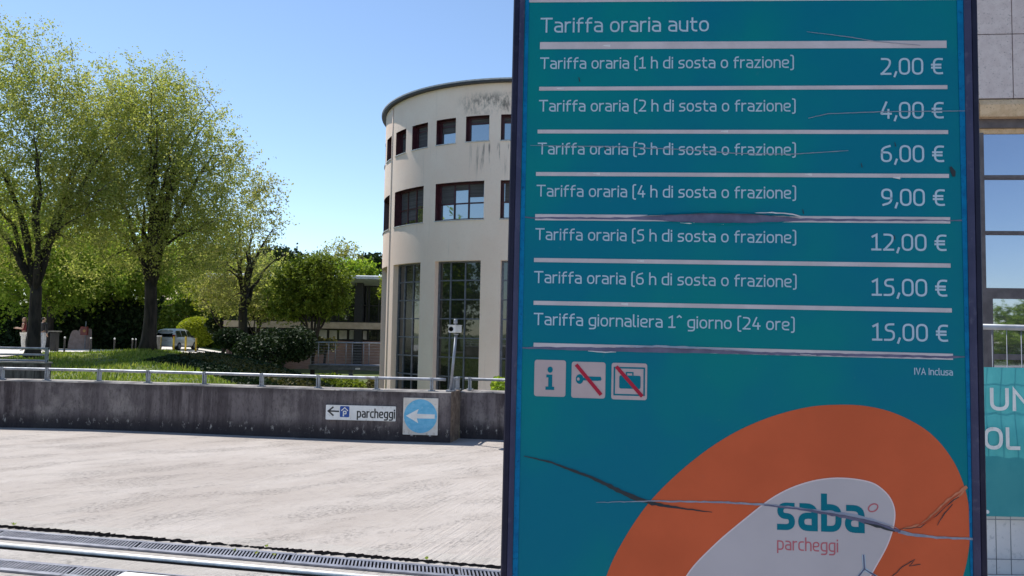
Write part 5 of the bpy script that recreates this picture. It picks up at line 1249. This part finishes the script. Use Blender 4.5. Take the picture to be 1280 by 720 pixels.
# sections along y (rear = -2.1, front = +2.1): (y, z_sill, z_belt, z_roof, half width belt, half width roof)
secs = [(-2.08, .42, .86, .90, .70, .66), (-2.02, .30, .95, 1.05, .82, .72), (-1.90, .27, .98, 1.42, .84, .62), (-1.70, .26, .99, 1.58, .85, .60), (-1.0, .25, .99, 1.64, .86, .61), (0, .25, .97, 1.65, .86, .61), (.55, .25, .96, 1.56, .86, .60), (1.0, .25, .95, 1.22, .85, .66), (1.25, .26, .94, .99, .84, .70), (1.75, .27, .80, .84, .82, .66), (2.02, .32, .66, .70, .72, .55), (2.1, .42, .56, .58, .58, .45)]
rings = []
for y, zs_, zbelt, zr, wb, wr in secs:
    half = [(wb*.86, zs_), (wb*.985, zs_+.12), (wb, (zs_+zbelt)/2), (wb*.985, zbelt), (wr+.02, zr-.06), (wr-.08, zr), (wr*.4, zr+.02)]
    rings.append([(x, y, z) for x, z in half]+[(-x, y, z) for x, z in half[::-1]])
mb = MB(); mb.loft(rings, cap=True, smooth=True); mb.build('body', M['silver'], car)
def lerp(a, b, t): return tuple(p+(q_-p)*t for p, q_ in zip(a, b))
mb = MB(); mb.quad((-.64, -2.065, 1.03), (.64, -2.065, 1.03), (.54, -1.85, 1.50), (-.54, -1.85, 1.50)); mb.build('rear_window', M['carglass'], car)
for sx in (1, -1):
    for (ya, yb) in ((-1.78, -1.02), (-.94, -.08), (0, .62)):
        mb = MB(); o_b = .892; o_t = .675
        mb.quad((sx*o_b*.985, ya, 1.03), (sx*o_b*.985, yb+(.22 if yb > .5 else 0), 1.03), (sx*o_t, yb-(.08 if yb > .5 else 0), 1.50), (sx*o_t, ya+.08, 1.50)); mb.build('side_window', M['carglass'], car)
    mb = MB(); mb.frame((sx*.70-.10, -2.07, .88), (.20, 0, 0), (0, .06, .02), (0, .06, .30)); mb.build('taillight', M['taillight'], car)
    mb = MB(); mb.frame((sx*.94-.08, .62, .98), (.16, 0, 0), (0, .09, 0), (0, 0, .13)); mb.build('mirror', M['trim'], car)
    mb = MB(); mb.frame((sx*.56-.14, 2.0, .58), (.28, 0, 0), (0, .07, -.03), (0, -.10, .12)); mb.build('headlight', M['plate'], car)
mb = MB(); mb.quad((-.66, 1.215, 1.0), (.66, 1.215, 1.0), (.56, .62, 1.53), (-.56, .62, 1.53)); mb.build('windscreen', M['carglass'], car)
mb = MB(); mb.bbox(-.80, .80, -2.16, -1.98, .36, .60, .05); mb.build('rear_bumper', M['silver'], car)
mb = MB(); mb.box(-.26, .26, -2.10, -2.075, .70, .82); mb.build('number_plate', M['plate'], car)
for sx in (1, -1):
    for y in (-1.35, 1.35):
        mb = MB(); mb.tube([(sx*.66, y, .31), (sx*.87, y, .31)], .31, 20); w_ = mb.build('wheel', M['tyre'], car)
        mb = MB(); mb.tube([(sx*.85, y, .31), (sx*.882, y, .31)], .19, 14); mb.build('rim', M['galv'], w_)
car.location = (cpos[0], CY, czb); car.rotation_euler = (0, 0, math.radians(-2))

# ------------------------------------------------------------------ two people behind the left trunk
def skin(name, nodes, edges, mt, parent, sub=2):
    me = bpy.data.meshes.new(name); keys = list(nodes); me.from_pydata([nodes[k][0] for k in keys], [(keys.index(a), keys.index(b)) for a, b in edges], []); me.materials.append(mt)
    o = bpy.data.objects.new(name, me); COL.objects.link(o); o.parent = parent
    bm = bmesh.new(); bm.from_mesh(me); ly = bm.verts.layers.skin.verify(); bm.verts.ensure_lookup_table()
    for i, k in enumerate(keys):
        r = nodes[k][1]; bm.verts[i][ly].radius = r if isinstance(r, tuple) else (r, r)
        bm.verts[i][ly].use_root = (i == 0)
    bm.to_mesh(me); bm.free()
    s = o.modifiers.new('skin', 'SKIN'); s.use_smooth_shade = True; u = o.modifiers.new('sub', 'SUBSURF'); u.levels = sub; u.render_levels = sub
    return o
M['skin'] = plain('skin_tone', (.50, .30, .22), .55); M['hairbrown'] = plain('brown_hair', (.12, .055, .03), .6); M['hairdark'] = plain('dark_hair', (.03, .02, .015), .6)
M['whitecloth'] = plain('white_cotton', (.68, .66, .64), .85); M['maroon'] = plain('maroon_cloth', (.13, .015, .02), .85); M['darkcloth'] = plain('dark_jacket', (.02, .02, .025), .8); M['lightjeans'] = plain('pale_jeans', (.45, .47, .52), .85); M['eye'] = plain('eye_dark', (.02, .02, .02), .3)
def person(x, Y, rot, label, top, trousers, hair, longhair, sleeve, arms):
    zb = float(terr(x, Y))+.05
    e = empty('person', (x, Y, zb), label, 'person'); e.rotation_euler = (0, 0, rot)
    N = {'pel': ((0, 0, .93), (.125, .10)), 'waist': ((0, 0, 1.07), (.11, .085)), 'chest': ((0, .0, 1.27), (.14, .10)), 'neck0': ((0, .0, 1.41), .06), 'neck': ((0, -.01, 1.47), .048), 'head0': ((0, -.02, 1.54), (.068, .075)), 'head1': ((0, -.02, 1.63), (.075, .088)), 'head2': ((0, -.01, 1.69), .045)}
    Ed = [('pel', 'waist'), ('waist', 'chest'), ('chest', 'neck0'), ('neck0', 'neck'), ('neck', 'head0'), ('head0', 'head1'), ('head1', 'head2')]
    for s, sd in ((1, 'l'), (-1, 'r')):
        el, wr = arms[0 if s == 1 else 1]
        N[sd+'hip'] = ((s*.09, 0, .86), .085); N[sd+'knee'] = ((s*.10, -.015, .48), .055); N[sd+'ank'] = ((s*.105, .02, .09), .036); N[sd+'toe'] = ((s*.115, -.13, .035), (.035, .028))
        N[sd+'sh'] = ((s*.18, 0, 1.37), .055); N[sd+'el'] = ((s*el[0], el[1], el[2]), .038); N[sd+'wr'] = ((s*wr[0], wr[1], wr[2]), .026)
        d = np.array(N[sd+'wr'][0])-np.array(N[sd+'el'][0]); d /= np.linalg.norm(d); w = np.array(N[sd+'wr'][0]); N[sd+'palm'] = (tuple(w+d*.07), (.032, .018))
        Ed += [('pel', sd+'hip'), (sd+'hip', sd+'knee'), (sd+'knee', sd+'ank'), (sd+'ank', sd+'toe'), ('neck0', sd+'sh'), (sd+'sh', sd+'el'), (sd+'el', sd+'wr'), (sd+'wr', sd+'palm')]
        sidev = np.cross(d, [0, 1, .3]); sidev /= np.linalg.norm(sidev)
        for f_, (o_2, ln) in enumerate(((-.024, .07), (-.008, .082), (.008, .078), (.023, .06))):
            N['%sf%d' % (sd, f_)] = (tuple(w+d*(.085+ln)+sidev*o_2+np.array([0, -.02, 0])), .009); Ed.append((sd+'palm', '%sf%d' % (sd, f_)))
        N[sd+'th'] = (tuple(w+d*.08+sidev*.055), .010); Ed.append((sd+'palm', sd+'th'))
    N['nose'] = ((0, -.115, 1.60), .010); Ed.append(('head0', 'nose'))
    skin('body', N, Ed, M['skin'], e)
    def grow(keys, edges, g, nm, mt):
        n2 = {k: (N[k][0], tuple(v+g for v in (N[k][1] if isinstance(N[k][1], tuple) else (N[k][1],)*2))) for k in keys}
        return skin(nm, n2, edges, mt, e)
    tk = ['pel', 'waist', 'chest', 'neck0', 'lsh', 'rsh']+(['lel', 'rel', 'lwr', 'rwr'] if sleeve else [])
    grow(tk, [q_ for q_ in Ed if q_[0] in tk and q_[1] in tk], .016, 'top', top)
    tk = ['pel', 'lhip', 'rhip', 'lknee', 'rknee', 'lank', 'rank']; grow(tk, [q_ for q_ in Ed if q_[0] in tk and q_[1] in tk], .022, 'trousers', trousers)
    for sd in 'lr': grow([sd+'ank', sd+'toe'], [(sd+'ank', sd+'toe')], .016, 'shoe', M['whitecloth'])
    hn = {'a': ((0, .0, 1.68), (.082, .088)), 'b': ((0, .055, 1.60), (.075, .05)), 'c': ((0, .07, 1.46 if longhair else 1.55), (.07 if longhair else .04, .035))}
    if longhair: hn['d'] = ((0.03, .08, 1.27), (.05, .025))
    skin('hair', hn, [('a', 'b'), ('b', 'c')]+([('c', 'd')] if longhair else []), hair, e)
    for s in (1, -1):
        b = MB(); b.tube([(s*.03, -.098, 1.625), (s*.03, -.106, 1.625)], .010, 8); o_2 = b.build('eye', M['eye'], e, loc=(0, 0, 0)); o_2.location = (0, 0, 0)
    b = MB(); b.frame((-.02, -.104, 1.557), (.04, 0, 0), (0, .006, 0), (0, 0, .007)); o_2 = b.build('mouth', M['maroon'], e, loc=(0, 0, 0)); o_2.location = (0, 0, 0)
    return e
px_ = at(28.5, 440, 39)[0]
person(px_, 39, math.radians(-70), 'person in white trousers and maroon top with long hair standing left of the trunk', M['maroon'], M['whitecloth'], M['hairbrown'], True, False, [((.24, -.02, 1.12), (.20, -.24, 1.14)), ((.24, -.02, 1.12), (.18, -.25, 1.16))])
px_ = at(52.5, 440, 38.5)[0]
person(px_, 38.5, math.radians(160), 'person in dark jacket and pale jeans standing right of the left trunk', M['darkcloth'], M['lightjeans'], M['hairdark'], False, True, [((.25, .03, 1.12), (.24, -.02, .88)), ((.25, .03, 1.12), (.24, -.02, .88))])
